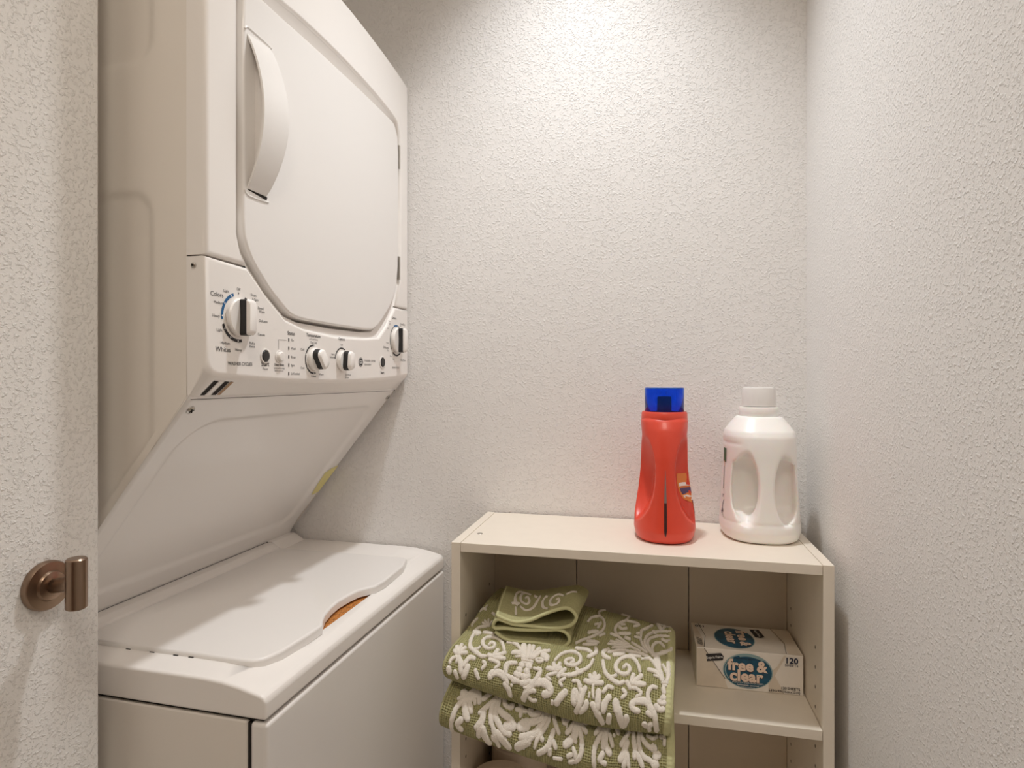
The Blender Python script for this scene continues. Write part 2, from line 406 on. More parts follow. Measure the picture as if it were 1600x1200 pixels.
# control panel: lower part of the front, cut round the door recess
def zbot(y): return .0062-.0115*max(0, 1-((y-.295)/.30)**2)
def front_piece(name, outer, inner, back_of, m, rb=.0062):
    """outer + inner runs form one closed outline; its back loop sits at XS"""
    loop = outer+inner; n = len(loop); bm = bmesh.new()
    Fv = [bm.verts.new(loc3(XF, *p)) for p in loop]; Bv = [bm.verts.new(loc3(*back_of(p, i < len(outer)))) for i, p in enumerate(loop)]
    ff = bm.faces.new(Fv); bm.faces.new(Bv[::-1])
    for i in range(n): bm.faces.new((Fv[i], Bv[i], Bv[(i+1) % n], Fv[(i+1) % n]))
    bmesh.ops.recalc_face_normals(bm, faces=bm.faces[:])
    fe = [e for e in ff.edges]
    bev(bm, fe, rb, 4)
    me = bpy.data.meshes.new(name); bm.to_mesh(me); bm.free(); me.materials.append(m)
    return finish(name, me, WD, True, None, 60, True)
sy0, sy1, SZ = .0785, .5340, .151
lip = LIP
lower = [p for p in lip if p[1] < .1495]      # runs left to right along the bottom of the recess
upper = [p for p in lip if p[1] > .15]
ys = np.linspace(0, .602, 13)
outer_c = [(.602, SZ-.0006)]+[(.602, .0125), (.600, .0085)]+[(float(y), zbot(y)) for y in ys[-2:0:-1]]+[(.020, zbot(.02)), (.0105, zbot(.01)+.0022), (.0035, zbot(0)+.0085), (.0005, zbot(0)+.018), (0., SZ+.0004)]
inner_c = [(.0770, SZ-.0012)]+lower+[(.5350, SZ-.0012)]
def back_c(p, out):
    x, y, z = XS, p[0], p[1]
    if out and z < .03: z = -.0245; y = min(max(y, .001), .598)
    if not out: return (XF-.016, p[0], p[1])
    return (x, y, z)
CP = front_piece('control_panel', outer_c, inner_c, back_c, M['plastic'])
top = [(float(y), .6399+.024*max(0, 1-((y-.3)/.31)**2)) for y in np.linspace(0, .602, 11)]
up_sorted = [p for p in LIP[:3]][::-1]+LIP[:0:-1]
up_run = [(.0644, .1676), (.057, .1914), (.057, .30), (.057, .5100)]+LIP[:14:-1]+[LIP[14], (.561, .2075)]
outer_b = [(0., SZ+.0024)]+top+[(.602, SZ+.0010)]
inner_b = [(.5350, SZ+.0008)]+up_run[::-1]+[(.0770, SZ+.0012)]
def back_b(p, out): return (XS, p[0], p[1]) if out else (XF-.016, p[0], p[1])
front_piece('dryer_front', outer_b, inner_b, back_b, M['plastic'])
# sloping wall of the recess round the door
def sm_(a, b, x): x = min(1, max(0, (x-a)/(b-a))); return x*x*(3-2*x)
mid = [(d[0]+.22*(l[0]-d[0]), d[1]+.22*(l[1]-d[1]), XF-.0085-.018*sm_(.16, .34, d[1])) for l, d in zip(LIP, DOOR)]
rv = [loc3(XF-.0045, *p) for p in LIP]+[loc3(x, a, b) for a, b, x in mid]+[loc3(XF-.030, *p) for p in DOOR]
n = len(LIP); mesh('door_recess', rv, [(k*n+i, k*n+(i+1) % n, (k+1)*n+(i+1) % n, (k+1)*n+i) for k in (0, 1) for i in range(n)], M['plastic'], WD, True, None, 50)
mesh('recess_floor', [loc3(XF-.0310, p[0], p[1]) for p in smooth_loop(LIP)], [tuple(range(2*n))], M['plastic'], WD)
bm = bmesh.new()
dl = smooth_loop(DOOR); dl = [(.309+(p[0]-.309)*.992, .313+(p[1]-.313)*.992) for p in dl]
prism('dryer_door', [(p[0], p[1]+H) for p in dl], XF-.0305, XF+.001, 'x', M['enamel'], WD, .004, 4, None, 'far', 60)
# bow-shaped door pull
hy0, hy1, hz0, hz1 = .0745, .1225, .2560, .4640
hp = []
for k in range(25):
    u = k/24; z = hz0+(hz1-hz0)*u; bulge = math.sin(PI*u)**.8
    hp.append((z, XF+.001+.0270*bulge))
V = []; Fc = []
yl = lambda z: .0735
for z, x in hp:
    u = (z-hz0)/(hz1-hz0); yr = .1150+.0125*math.sin(PI*u)**.9+(.004 if u > .5 else -.004)*abs(2*u-1); xi = XF+.0005+max(0, x-XF-.0035)
    V += [loc3(XF+.0005, .0735, z), loc3(x, .0735, z), loc3(XF+.0012+(x-XF-.001)*.93+.002, yr, z+(.004*u)), loc3(XF+.0005, yr+.001, z+.004*u),
          loc3(xi, .0735, z), loc3(xi, .0900, z), loc3(XF+.0005, .0900, z)]
for i in range(24):
    a, b = 7*i, 7*i+7
    Fc += [(a+1, b+1, b+2, a+2), (a+2, b+2, b+3, a+3), (a+4, b+4, b+1, a+1), (a+5, b+5, b+4, a+4), (a+6, b+6, b+5, a+5)]
Fc += [(0, 4, 1, 2, 3), (171, 170, 169, 172, 168)]
ho = mesh('door_handle', V, Fc, M['enamel'], WD)
bm = bmesh.new(); bm.from_mesh(ho.data); bmesh.ops.recalc_face_normals(bm, faces=bm.faces[:])
es = [e for e in bm.edges if e.is_manifold and e.calc_face_angle(0) > .55]; bev(bm, es, .0012, 2)
bm.to_mesh(ho.data); bm.free(); finish_s = ho.data; finish_s.polygons.foreach_set('use_smooth', [True]*len(finish_s.polygons)); finish_s.set_sharp_from_angle(angle=math.radians(40))
wnm = ho.modifiers.new('wn', 'WEIGHTED_NORMAL'); wnm.keep_sharp = True
# shallow dish pressed into the door round the pull: a thin raised rim
rim = [(.069, .468), (.0725, .4725), (.082, .4735), (.121, .4715), (.126, .466), (.128, .43), (.131, .40)]
tube('handle_rim', [loc3(XF+.0008, a, b) for a, b in catm(rim, 24)], .0016, M['enamel'], ho, 6)
rim = [(.069, .2530), (.0720, .2490), (.080, .2470), (.108, .2485), (.118, .2500)]
tube('handle_rim', [loc3(XF+.0008, a, b) for a, b in catm(rim, 20)], .0016, M['enamel'], ho, 6)
mesh('handle_gap', [loc3(XF+.0012, .0745, .2545), loc3(XF+.0012, .114, .2512), loc3(XF+.0012, .116, .2560), loc3(XF+.0012, .0745, .2585)], [(0, 1, 2, 3)], M['groove'], ho)
for z0, z1 in ((.4460, .4960), (.2110, .2600)):
    box('hinge', loc3(XF-.014, .5545, z0), loc3(XF+.0012, .5595, z1), M['chrome'], WD, .001, 2, 'grey metal hinge leaf')
# knobs, buttons
def knob(y, z, r, ang, depth, gw, rnd):
    base = lathe('control_knob', [(0, .0), (r*.93, .0), (r*.93, .002), (r, .0025), (r, .0055), (r*.94, .0075), (0, .0085)], M['plastic'], WD, loc3(XF+.0005, y, z), 'x', 40)
    c, s = math.cos(ang), math.sin(ang)
    def stad(L, w, k=10):
        P = []
        for i in range(k+1): a = PI*i/k; P.append((w*math.cos(a)*rnd+(1-rnd)*w*(1 if i < k/2 else -1), L-w*rnd+w*rnd*math.sin(a)))
        return P+[(-a, -b) for a, b in P]
    pl = stad(r*.96, gw)
    V = []; Fc = []; k = len(pl)
    levels = ((.007, 1.0), (depth*.75, .97), (depth, .90))
    for h, sc in levels:
        for a, b in pl:
            bb = b*(.98 if h < .01 else (.97 if h < depth else .86)); aa = a*sc
            V.append(loc3(XF+h, y+aa*c-bb*s, z+aa*s+bb*c))
    for l in range(len(levels)-1): Fc += [(l*k+i, l*k+(i+1) % k, (l+1)*k+(i+1) % k, (l+1)*k+i) for i in range(k)]
    Fc.append(tuple(range(k*2, k*3)))
    g = mesh('grip', V, Fc, M['black'], base, False, 'black side of the knob grip')
    V = []
    for h, sc in ((depth-.002, 1.04), (depth+.0010, 1.0), (depth+.0026, .86)):
        for a, b in pl: 
            bb = b*(.93 if h < depth else .88)*sc; aa = a*sc
            V.append(loc3(XF+h, y+aa*c-bb*s, z+aa*s+bb*c))
    Fc = [(l*k+i, l*k+(i+1) % k, (l+1)*k+(i+1) % k, (l+1)*k+i) for l in range(2) for i in range(k)]+[tuple(range(k*2, k*3)), tuple(range(k))[::-1]]
    mesh('grip_cap', V, Fc, M['plastic'], base, True, None, 40)
    return base
knob(.0575, .0805, .0255, 0, .0205, .0075, .45)
knob(.5420, .0805, .0270, 0, .0205, .0075, .45)
knob(.2330, .0312, .0185, math.radians(38), .0195, .0095, .9)
knob(.3200, .0315, .0180, math.radians(-6), .0195, .0095, .9)
def button(y, z, r, m, h, name, lab):
    ringo = lathe(name, [(r*1.02, .0004), (r*1.30, .0004), (r*1.30, .0012), (r*1.1, .0016), (r*1.02, .0012)], M['plastic'], WD, loc3(XF, y, z), 'x', 32)
    lathe('button_cap', [(r*1.0, .0), (r, h), (r*.85, h+.0012), (0, h+.0016)], m, ringo, loc3(XF, y, z), 'x', 32, lab)
button(.1125, .0322, .0082, M['black'], .0012, 'start_button', 'dark start button')
button(.1440, .0325, .0070, M['plastic'], .0050, 'rinse_button', None)
button(.4765, .0332, .0095, M['black'], .0012, 'start_button', 'dark start button')
# print on the control panel
lift = {'ink': .0004, 'inkgrey': .0004, 'inkblue': .0004, 'white': .0007}
PR = Print(lambda u, v, k: loc3(XF+lift[k], u, v))
T = PR.text
T('Colors', .0065, .1035, .0082); T('Whites', .0155, .0345, .0092)
T('WASHER CYCLES', .0375, .0178, .0062, bold=.01)
for t_, y, z, al in (('Light', .0345, .1110, 'CENTER'), ('Off', .0575, .1165, 'CENTER'), ('Drain', 0.0815, .1125, 'LEFT'), ('& Spin', 0.0845, .1070, 'LEFT'), ('Medium', .0290, .0945, 'RIGHT'), ('Speed', 0.0960, .0965, 'LEFT'), ('Wash', 0.0990, .0918, 'LEFT'),
                     ('Heavy', .0230, .0775, 'RIGHT'), ('Delicates', 0.0985, .0790, 'LEFT'), ('Light', .0275, .0600, 'RIGHT'), ('Casuals', 0.0960, .0600, 'LEFT'), ('Medium', .0410, .0440, 'RIGHT'), ('Heavy', .0575, .0365, 'CENTER'), ('Bulky', .0790, .0470, 'LEFT'), ('Items', .0790, .0425, 'LEFT')):
    T(t_, y, z, .0052, 'ink', al)
PR.ring(.0575, .0805, .0285, .0325, 108, 188, 'inkblue'); PR.ring(.0575, .0805, .0285, .0325, 200, 282); PR.ring(.0575, .0805, .0285, .0315, 38, 66)
for a in (118, 148, 180, 212, 240, 268): PR.disc(.0575+.0305*math.cos(math.radians(a)), .0805+.0305*math.sin(math.radians(a)), .0011, .0011, 'white', 10)
PR.disc(.0575, .1128, .0009, .0014, 'ink', 10)
T('Start', .1125, .0180, .0088, 'ink', 'CENTER', bold=.01); T('Pause', .1125, .0125, .0052, 'inkgrey', 'CENTER')
T('Deep Rinse', .1440, .0190, .0050, 'ink', 'CENTER', bold=.012); T('Select when using', .1440, .0145, .0036, 'inkgrey', 'CENTER'); T('fabric softener', .1440, .0108, .0036, 'inkgrey', 'CENTER')
T('Status', .1640, .0660, .0078, bold=.01)
for t_, z in (('On', .0584), ('Wash', .0459), ('Rinse', .0330), ('Spin', .0206), ('Lid Locked', .0081)):
    PR.poly([(.1660, z-.0024), (.1686, z-.0024), (.1686, z+.0024), (.1660, z+.0024)]); T(t_, .1728, z-.0018, .0052)
PR.line((.1426, .0430), (.1426, .0572), .0006, 'inkgrey'); PR.line((.1423, .0570), (.1615, .0575), .0006, 'inkgrey')
T('Temperature', .2330, .0668, .0074, 'ink', 'CENTER', bold=.01); T('w/ Cold Rinse', .2330, .0618, .0044, 'inkgrey', 'CENTER'); T('Tap Cold', .2330, .0562, .0050, 'ink', 'CENTER')
T('Cold', .2070, .0440, .0050, 'ink', 'RIGHT'); T('Cool', .2070, .0155, .0050, 'ink', 'RIGHT'); T('Colors', .2330, .0028, .0050, 'ink', 'CENTER'); T('Warm', .2490, .0058, .0050)
PR.ring(.2330, .0312, .0210, .0236, 85, 285)
for a in (90, 160, 215, 272): PR.disc(.2330+.0223*math.cos(math.radians(a)), .0312+.0223*math.sin(math.radians(a)), .0010, .0010, 'white', 10)
T('Options', .3200, .0672, .0066, 'ink', 'CENTER', bold=.01); T('Off', .3200, .0575, .0050, 'ink', 'CENTER'); T('Fabric', .2975, .0400, .0046, 'ink', 'RIGHT'); T('Softener', .2975, .0352, .0046, 'ink', 'RIGHT')
T('2nd Rinse', .3330, .0058, .0046); T('& Spin', .3330, .0012, .0046); PR.ring(.3200, .0315, .0205, .0230, 60, 172)
PR.disc(.3885, .0312, .0085, .0085, 'ink', 28); PR.ring(.3885, .0312, .0068, .0074, 0, 360, 'white'); T('GE', .3885, .0282, .0090, 'white', 'CENTER', bold=.01)
T('WASHER  DRYER', .4015, .0322, .0060, 'inkgrey'); T('spacemaker', .4015, .0258, .0058, 'inkgrey')
T('Start', .4765, .0100, .0080, 'ink', 'CENTER', bold=.01)
for t_, y, z, al, sz in (('Cottons', .5300, .1245, 'CENTER', .0066), ('Timed Dry', .5720, .1150, 'CENTER', .0060), ('More', .5130, .1170, 'RIGHT', .0046), ('Dry', .5140, .1115, 'RIGHT', .0046), ('Less', .5060, .1020, 'RIGHT', .0046), ('20', .5600, .1110, 'LEFT', .0046), ('40', .5700, .1030, 'LEFT', .0046),
                         ('Delicates', .5035, .0615, 'RIGHT', .0060), ('Damp', .5050, .0720, 'RIGHT', .0046), ('Dry', .5060, .0560, 'RIGHT', .0046), ('Easy Care', .5750, .0385, 'CENTER', .0060), ('More', .5150, .0450, 'CENTER', .0046), ('Less', .5280, .0400, 'CENTER', .0046), ('DRYER CYCLES', .5380, .0215, 'CENTER', .0052)):
    T(t_, y, z, sz, 'ink' if sz > .005 else 'inkgrey', al)
PR.ring(.5420, .0805, .0295, .0325, 40, 75); PR.ring(.5420, .0805, .0295, .0325, 80, 115, 'inkblue'); PR.ring(.5420, .0805, .0295, .0315, 120, 225); PR.ring(.5420, .0805, .0295, .0330, 235, 310)
PR.build('printed_lettering', CP, {'inkblue': 'blue printed arc and word', 'ink': 'black printed lettering', 'inkgrey': 'grey printed small lettering', 'white': 'white printed dots and emblem letters'})
# screw in the side of the control panel, vent slots in the lower edge
def screw(p, nrm, r, parent, name='screw', lab='bright metal cross-head screw'):
    nrm = Vector(nrm).normalized(); q = nrm.to_track_quat('Z', 'Y').to_matrix(); V, Fc = lathe_data([(r*1.05, .0), (r, .0012), (r*.6, .0022), (0, .0026)], 20)
    o = mesh(name, [q @ Vector(v)+Vector(p) for v in V], Fc, M['chrome'], parent, True, lab, 40)
    c = []
    for a in (0, PI/2):
        ca, sa = math.cos(a+.5), math.sin(a+.5)
        c.append([(ca*u-sa*w_, sa*u+ca*w_, .0029) for u, w_ in ((-r*.6, -r*.14), (r*.6, -r*.14), (r*.6, r*.14), (-r*.6, r*.14))])
    mesh('screw_slot', [q @ Vector(v)+Vector(p) for s_ in c for v in s_], [(0, 1, 2, 3), (4, 5, 6, 7)], M['groove'], o)
screw(loc3(-.1010, -.0003, .1400), (0, -1, 0), .0032, CP)
def under(u, y):  # on the chamfer below the panel: u from front edge (0) to seam (1)
    zb = zbot(y); d = Vector((XS-XF, 0, -.0245-zb)); nn = Vector((-(d.z), 0, d.x)); nn = nn if nn.x > 0 else -nn
    p = Vector((XF, y, zb))+d*u+nn.normalized()*.0006; return loc3(*p)
for y0, y1, k in ((.0210, .0285, 'groove'), (.0395, .0480, 'groove'), (.0500, .0560, 'tan'), (.0300, .0385, 'tan')):
    mesh('vent_slot', [under(.22, y0), under(.22, y1), under(.86, y1-.003), under(.86, y0-.003)], [(0, 1, 2, 3)], M['tan' if k == 'tan' and y0 > .045 else ('plastic' if k == 'tan' else 'groove')], CP)
# sloped panel below the dryer, pressed with a shallow field
def slope_pt(s, y, h):
    d = Vector((-.272, 0, -.335)).normalized(); nn = Vector((d.z*-1, 0, d.x)); nn = nn if nn.x > 0 else -nn
    p = Vector((XS+.001, y, -.0265))+d*s+nn*h; return loc3(*p)
ns, ny = 120, 140
G = np.zeros((ns, ny, 3))
for i, s in enumerate(np.linspace(-.0055, .4245, ns)):
    for j, y in enumerate(np.linspace(.0, .590, ny)):
        top_s = .0385+.035*max(0, (.10-y)/.07)**2+.010*max(0, (y-.5)/.05)**2
        cx, cy = (top_s+.374)/2, (.036+.548)/2
        qx, qy = abs(s-cx)-(.374-top_s)/2+.03, abs(y-cy)-.256+.03
        d = math.hypot(max(qx, 0), max(qy, 0))+min(max(qx, qy), 0)-.03
        k = min(1, max(0, -d/.013+.3)); k = k*k*(3-2*k)
        e = min(s+.0055, .4245-s, y, .590-y); edge = -.004*max(0, 1-e/.003)**2
        h = .0004-.0048*k+edge+max(0, s-.372)*.12
        G[i, j] = slope_pt(s, y, h)
SP = grid_mesh('sloped_panel', G[::-1], M['enamel'], WD)
sk = [slope_pt(0, 0, -.0036), slope_pt(.4245, 0, -.0036+.006), slope_pt(.4245, 0, -.012), slope_pt(0, 0, -.012)]
for y_ in (0, .59): mesh('panel_flange', [Vector(p)+Vector((0, y_, 0)) for p in sk], [(0, 1, 2, 3)], M['enamel_side'], SP)
nn = Vector((.335, 0, -.272)).normalized()
screw(slope_pt(.0165, .0165, .0003), nn, .0058, SP); screw(slope_pt(.0165, .5790, .0003), nn, .0058, SP)
st = [(.214, .589), (.219, .566), (.229, .549), (.247, .5515), (.262, .5535), (.292, .561), (.298, .567), (.293, .588)]
so = mesh('torn_sticker', [slope_pt(a, b, .0011) for a, b in st], [tuple(range(len(st)))], M['yellow'], SP, False, 'torn yellow sticker on the edge of the sloped panel')
# black seam where the sloped panel meets the washer, and above it
box('seam_gap', loc3(-.395, .0, -.372), loc3(-.3730, .589, -.3575), M['groove'], WD, 0)
for p, q in ((.972, 1.0),): mesh('seam_gap', [under(p, .004), under(p, .592), slope_pt(-.0015, .592, .0012), slope_pt(-.0015, .004, .0012)], [(0, 1, 2, 3)], M['groove'], WD)
mesh('seam_gap', [slope_pt(s, y, .0063) for s, y in ((.4135, .0), (.4135, .587), (.4170, .587), (.4170, .0))], [(0, 1, 2, 3)], M['groove'], WD)

# --- washer
prism('washer_front_panel', [(-.0215, .0), (.0022, .0), (.0022, .6), (-.0215, .6)], .045, H-.4122, 'z', M['enamel'], WD, .0055, 4, None, 'all')
prism('washer_side_panel', [(-.62, .001), (-.0265, .001), (-.0265, .599), (-.62, .599)], .045, H-.4125, 'z', M['enamel_side'], WD, .0025, 3)
box('panel_gap', (-.0275, .004, .05), (-.0205, .594, H-.415), M['groove'], WD, 0)
box('kick_plate', (-.60, .01, .0), (-.02, .59, .046), M['groove'], WD, .002)
box('deck_gap', loc3(-.60, .006, -.4135), loc3(-.006, .592, -.4070), M['groove'], WD, 0)  # dark filler standing in for the shaded gap under the deck lip
# deck with the lid opening
def deck():
    prof = [(-.62, -.366), (-.090, -.3663), (-.062, -.3677), (-.036, -.3715), (-.004, -.3790), (.0012, -.385), (.0012, -.4080), (-.62, -.4080)]
    bm = bmesh.new(); A = [bm.verts.new(loc3(x, -.001, z)) for x, z in prof]; B = [bm.verts.new(loc3(x, .600, z)) for x, z in prof]; n = len(prof)
    bm.faces.new(A); bm.faces.new(B)
    for i in range(n): bm.faces.new((A[i], A[(i+1) % n], B[(i+1) % n], B[i]))
    bmesh.ops.recalc_face_normals(bm, faces=bm.faces[:])
    bev(bm, [e for e in bm.edges if e.calc_face_angle(0) > .35], .0045, 4)
    me = bpy.data.meshes.new('washer_deck'); bm.to_mesh(me); bm.free(); me.materials.append(M['plastic'])
    o = link(bpy.data.objects.new('washer_deck', me), WD)
    c = prism('cut', [(-.34, .06), (-.050, .06), (-.0315, .075), (-.0300, .20), (-.0300, .35), (-.0315, .46), (-.050, .48), (-.34, .48)], H-.396, H-.30, 'z', M['plastic'], None, 0)
    c.location = WD.location; c.rotation_euler = WD.rotation_euler
    md = o.modifiers.new('cut', 'BOOLEAN'); md.operation = 'DIFFERENCE'; md.object = c; md.solver = 'EXACT'
    dg = bpy.context.evaluated_depsgraph_get(); dg.update()
    nm = bpy.data.meshes.new_from_object(o.evaluated_get(dg)); o.modifiers.clear(); o.data = nm
    bpy.data.objects.remove(c)
    nm.polygons.foreach_set('use_smooth', [True]*len(nm.polygons)); nm.set_sharp_from_angle(angle=math.radians(40))
    w_ = o.modifiers.new('wn', 'WEIGHTED_NORMAL'); w_.keep_sharp = True
    return o
DK = deck()
mesh('tub_rim', [loc3(-.075, .12, -.3775), loc3(-.0195, .12, -.3775), loc3(-.0195, .42, -.3775), loc3(-.075, .42, -.3775)], [(0, 1, 2, 3)], M['rust'], WD, False, 'orange-brown stained tub rim under the lid')
LID = [(-.332, .0415), (-.22, .0405), (-.141, .0413), (-.0663, .0397), (-.0493, .0422), (-.0379, .0523), (-.0300, .0765), (-.0250, .1308), (-.0240, .1628), (-.0330, .1800), (-.0420, .2000), (-.0490, .2300), (-.0515, .2563), (-.0490, .2850), (-.0440, .3094), (-.0330, .3250), (-.0260, .3340), (-.0225, .3655), (-.0260, .4506), (-.0380, .4950), (-.0480, .5018), (-.332, .5018)]
prism('washer_lid', LID, H-.3735, H-.3600, 'z', M['enamel'], WD, .0042, 4, None, 'far', 50)
for x in (-.243, -.204, -.166, -.142):
    box('lid_bumper', loc3(x-.004, .0395, -.3690), loc3(x+.004, .0425, -.3655), M['black'], WD, .0008, 2, 'small black rubber lid bumper')
prism('lid_hinge_cover', [(-.3735, -.366+H), (-.3340, -.366+H), (-.3375, -.3600+H), (-.3500, -.3535+H), (-.3735, -.3518+H)], .014, .504, 'y', M['plastic'], WD, .0015, 3)
prism('hinge_end', [(-.3770, -.366+H), (-.330, -.366+H), (-.342, -.3595+H), (-.356, -.3515+H), (-.3770, -.3495+H)], .5065, .590, 'y', M['plastic'], WD, .002, 3)

# ------------------------------------------------------------------ shelf unit
SX0, SX1, SY0, SY1 = -.3304, .2780, .9955, 1.2405
SU = empty('shelf_unit', ((SX0+SX1)/2, (SY0+SY1)/2, 0), 0, 'cream open shelf unit standing in the corner beside the washer', 'shelf')
def sb(name, a, b, m=M['melamine'], r=.0008, lab=None):
    off = Vector(SU.location); return box(name, Vector(a)-off, Vector(b)-off, m, SU, r, 2, lab)
ST, SM = H-.283, H-.5355       # top surfaces of the top board and of the shelf in view
sb('side_panel', (SX0, SY0, 0), (SX0+.0160, SY1, ST)); sb('side_panel', (SX1-.0158, SY0, 0), (SX1, SY1, ST))
ix0, ix1 = SX0+.0166, SX1-.0164
sb('top_board', (ix0, SY0, ST-.016), (ix1, SY1-.001, ST-.0004))
for z in (SM, H-.806, H-1.040): sb('shelf', (ix0, SY0+.0006, z-.0155), (ix1, SY1-.006, z))
sb('plinth', (ix0, SY0+.01, 0), (ix1, SY0+.025, .05)); sb('bottom_board', (ix0, SY0+.0006, .05), (ix1, SY1-.006, .065))
for a, b in ((ix0, -.1412), (-.1392, .0802), (.0822, ix1)): sb('back_board', (a, 1.2360, .01), (b, 1.2398, ST-.0165), M['backing'], .0006)
# peg holes drilled in the sides, at a 32 mm pitch
V = []; Fc = []
def hole(x, y, z, s):
    n = len(V); 
    for i in range(10): V.append(Vector((x, y+.0024*math.cos(2*PI*i/10), z+.0030*math.sin(2*PI*i/10)))-Vector(SU.location))
    Fc.append(tuple(range(n, n+10)))
for k in range(0, 13):
    z = H-.4265-.0315*k
    if abs(z-SM+.008) < .02: continue
    for y in (1.0385, 1.2035): hole(SX1-.0158-.0003, y, z, -1); hole(SX0+.0160+.0003, y-.01, z+.006, 1)
mesh('peg_hole', V, Fc, M['hole'], SU, False, 'small dark peg holes drilled in the side panels')['kind'] = 'stuff'
lathe('cam_fitting', [(0, .0003), (.0048, .0003), (.0052, .0), (.0052, -.001)], M['chrome'], SU, Vector((-.2975, 1.0622, ST))-Vector(SU.location), 'z', 20, 'small grey cam fitting in the top board')

# ------------------------------------------------------------------ red bottle
RB = empty('detergent_bottle', (.0315, 1.1225, ST+.0003), 0, 'red detergent bottle with a clear blue cap on the shelf top', 'bottle')
rz = [-.004, 0, .006, .019, .042, .077, .112, .147, .171, .1825, .194, .2085, .2125, .222]
ra = [.043, .0475, .0510, .0540, .0525, .0478, .0440, .0415, .0403, .0394, .0405, .0412, .0385, .0380]
rb = [.060, .0640, .0675, .0705, .0690, .0650, .0615, .0580, .0540, .0515, .0485, .0422, .0385, .0380]
hw_z = [0, .020, .030, .042, .060, .080, .100, .118, .135, .150, .165, .180, .190, .200, .23]
hw_v = [.09, .070, .050, .038, .0270, .0205, .0175, .0165, .0172, .0195, .0235, .0290, .038, .060, .09]
def f_red(X, Y, Z):
    a = np.interp(Z, rz, ra); b = np.interp(Z, rz, rb); p = 2.35
    q = (np.abs(X/a)**p+np.abs(Y/b)**p)**(1/p); body = (q-1)*np.minimum(a, b)*.85
    body = smax(body, np.maximum(-Z, Z-.2215), .004)
    hw = np.interp(Z, hw_z, hw_v)
    cut = smax(smax(hw-np.abs(X), Y+.012, .006), (.030-Z)*1., .006)
    inset = smax(smax(hw-np.abs(X), Y+b*.30, .012), np.abs(Z-.11)-.075, .01)
    scoop = np.sqrt(((np.abs(X)-.047)/.042)**2+((Y+.046)/.060)**2+((Z-.106)/.080)**2)-1
    scoop = smax(scoop*.036, hw-np.abs(X), .0016)
    body = smax(body, -scoop, .0016)
    for s_ in (1,): body = smax(body, -(np.maximum(.0016-np.abs(Z-.2105), -1)*1+.0)*0-1, .001) if False else body
    return body
bo = net_mesh('bottle_body', f_red, (-.062, -.078, -.004), (.062, .078, .228), .0021, M['red'], RB, 2)
lathe('neck_band', [(.0, .2060), (.0402, .2065), (.0408, .2085), (.0402, .2215), (.0385, .2240), (0, .2245)], M['red'], RB)
RT = bvh(bo)
lathe('cap', [(.0345, .2235), (.0348, .2655), (.0335, .2672), (.0, .2674), (.0, .2655), (.0328, .2650), (.0330, .2237), (.0345, .2235)], M['blue_cap'], RB, (0, 0, 0), 'z', 48, 'clear blue cap')
lathe('pour_spout', [(.030, .2240), (.028, .2270), (.013, .2300), (.0125, .2510), (.0115, .2525), (0, .2530)], M['spout'], RB, (0, 0, 0), 'z', 32, 'dark red spout inside the cap')
def on_surf(T, o, d):
    h = T.ray_cast(Vector(o), Vector(d).normalized()); return h[0], h[1]
V = []; Fc = []; rows = []
zz = np.linspace(.013, .126, 40)
for z in zz:
    u = (z-.013)/.113; w_ = .0023*min(1, u/.10)**.5*max(.12, 1-max(0, u-.45)/.55*.85)
    row = []
    for k in (-1, 0, 1):
        p, nn_ = on_surf(RT, (w_*k, -.2, z), (0, 1, 0)); row.append(p+Vector((0, -.0006, 0)))
    rows.append(row)
V = [p for r in rows for p in r]
for i in range(39):
    for j in range(2): Fc.append((3*i+j, 3*i+1+j, 3*i+4+j, 3*i+3+j))
so = mesh('view_stripe', V, Fc, [M['stripe'], M['stripe_dark']], RB, False, 'grey see-through stripe, darker where the liquid stands')
for i, p in enumerate(so.data.polygons): p.material_index = 1 if zz[i//2] < .070 else 0
def patch(T, name, parent, m, az0, az1, z0, z1, lift=.0006, na=10, nz=8, shape=None, label=None):
    V = []; Fc = []
    for i in range(na+1):
        for j in range(nz+1):
            u, v = i/na, j/nz
            if shape: u, v = shape(u, v)
            a = math.radians(az0+(az1-az0)*u); z = z0+(z1-z0)*v
            d = Vector((math.cos(a), math.sin(a), 0)); p, n_ = on_surf(T, d*.3+Vector((0, 0, z)), -d)
            V.append(p+n_*lift)
    for i in range(na):
        for j in range(nz): Fc.append((i*(nz+1)+j, (i+1)*(nz+1)+j, (i+1)*(nz+1)+j+1, i*(nz+1)+j+1))
    return mesh(name, V, Fc, m, parent, True, label)
patch(RT, 'printed_label', RB, M['orange'], 4, 58, .034, .112, .0005, 14, 12, None, 'orange and white printed label')
for k, (z0, z1, mm) in enumerate(((.038, .048, 'white'), (.052, .062, 'violet'), (.064, .072, 'white'), (.074, .084, 'violet'), (.088, .094, 'white'))):
    patch(RT, 'label_stripe', RB, M[mm], 5+k, 54, z0, z1, .0010, 12, 3, lambda u, v: (u, v+.25*math.sin(u*9)))

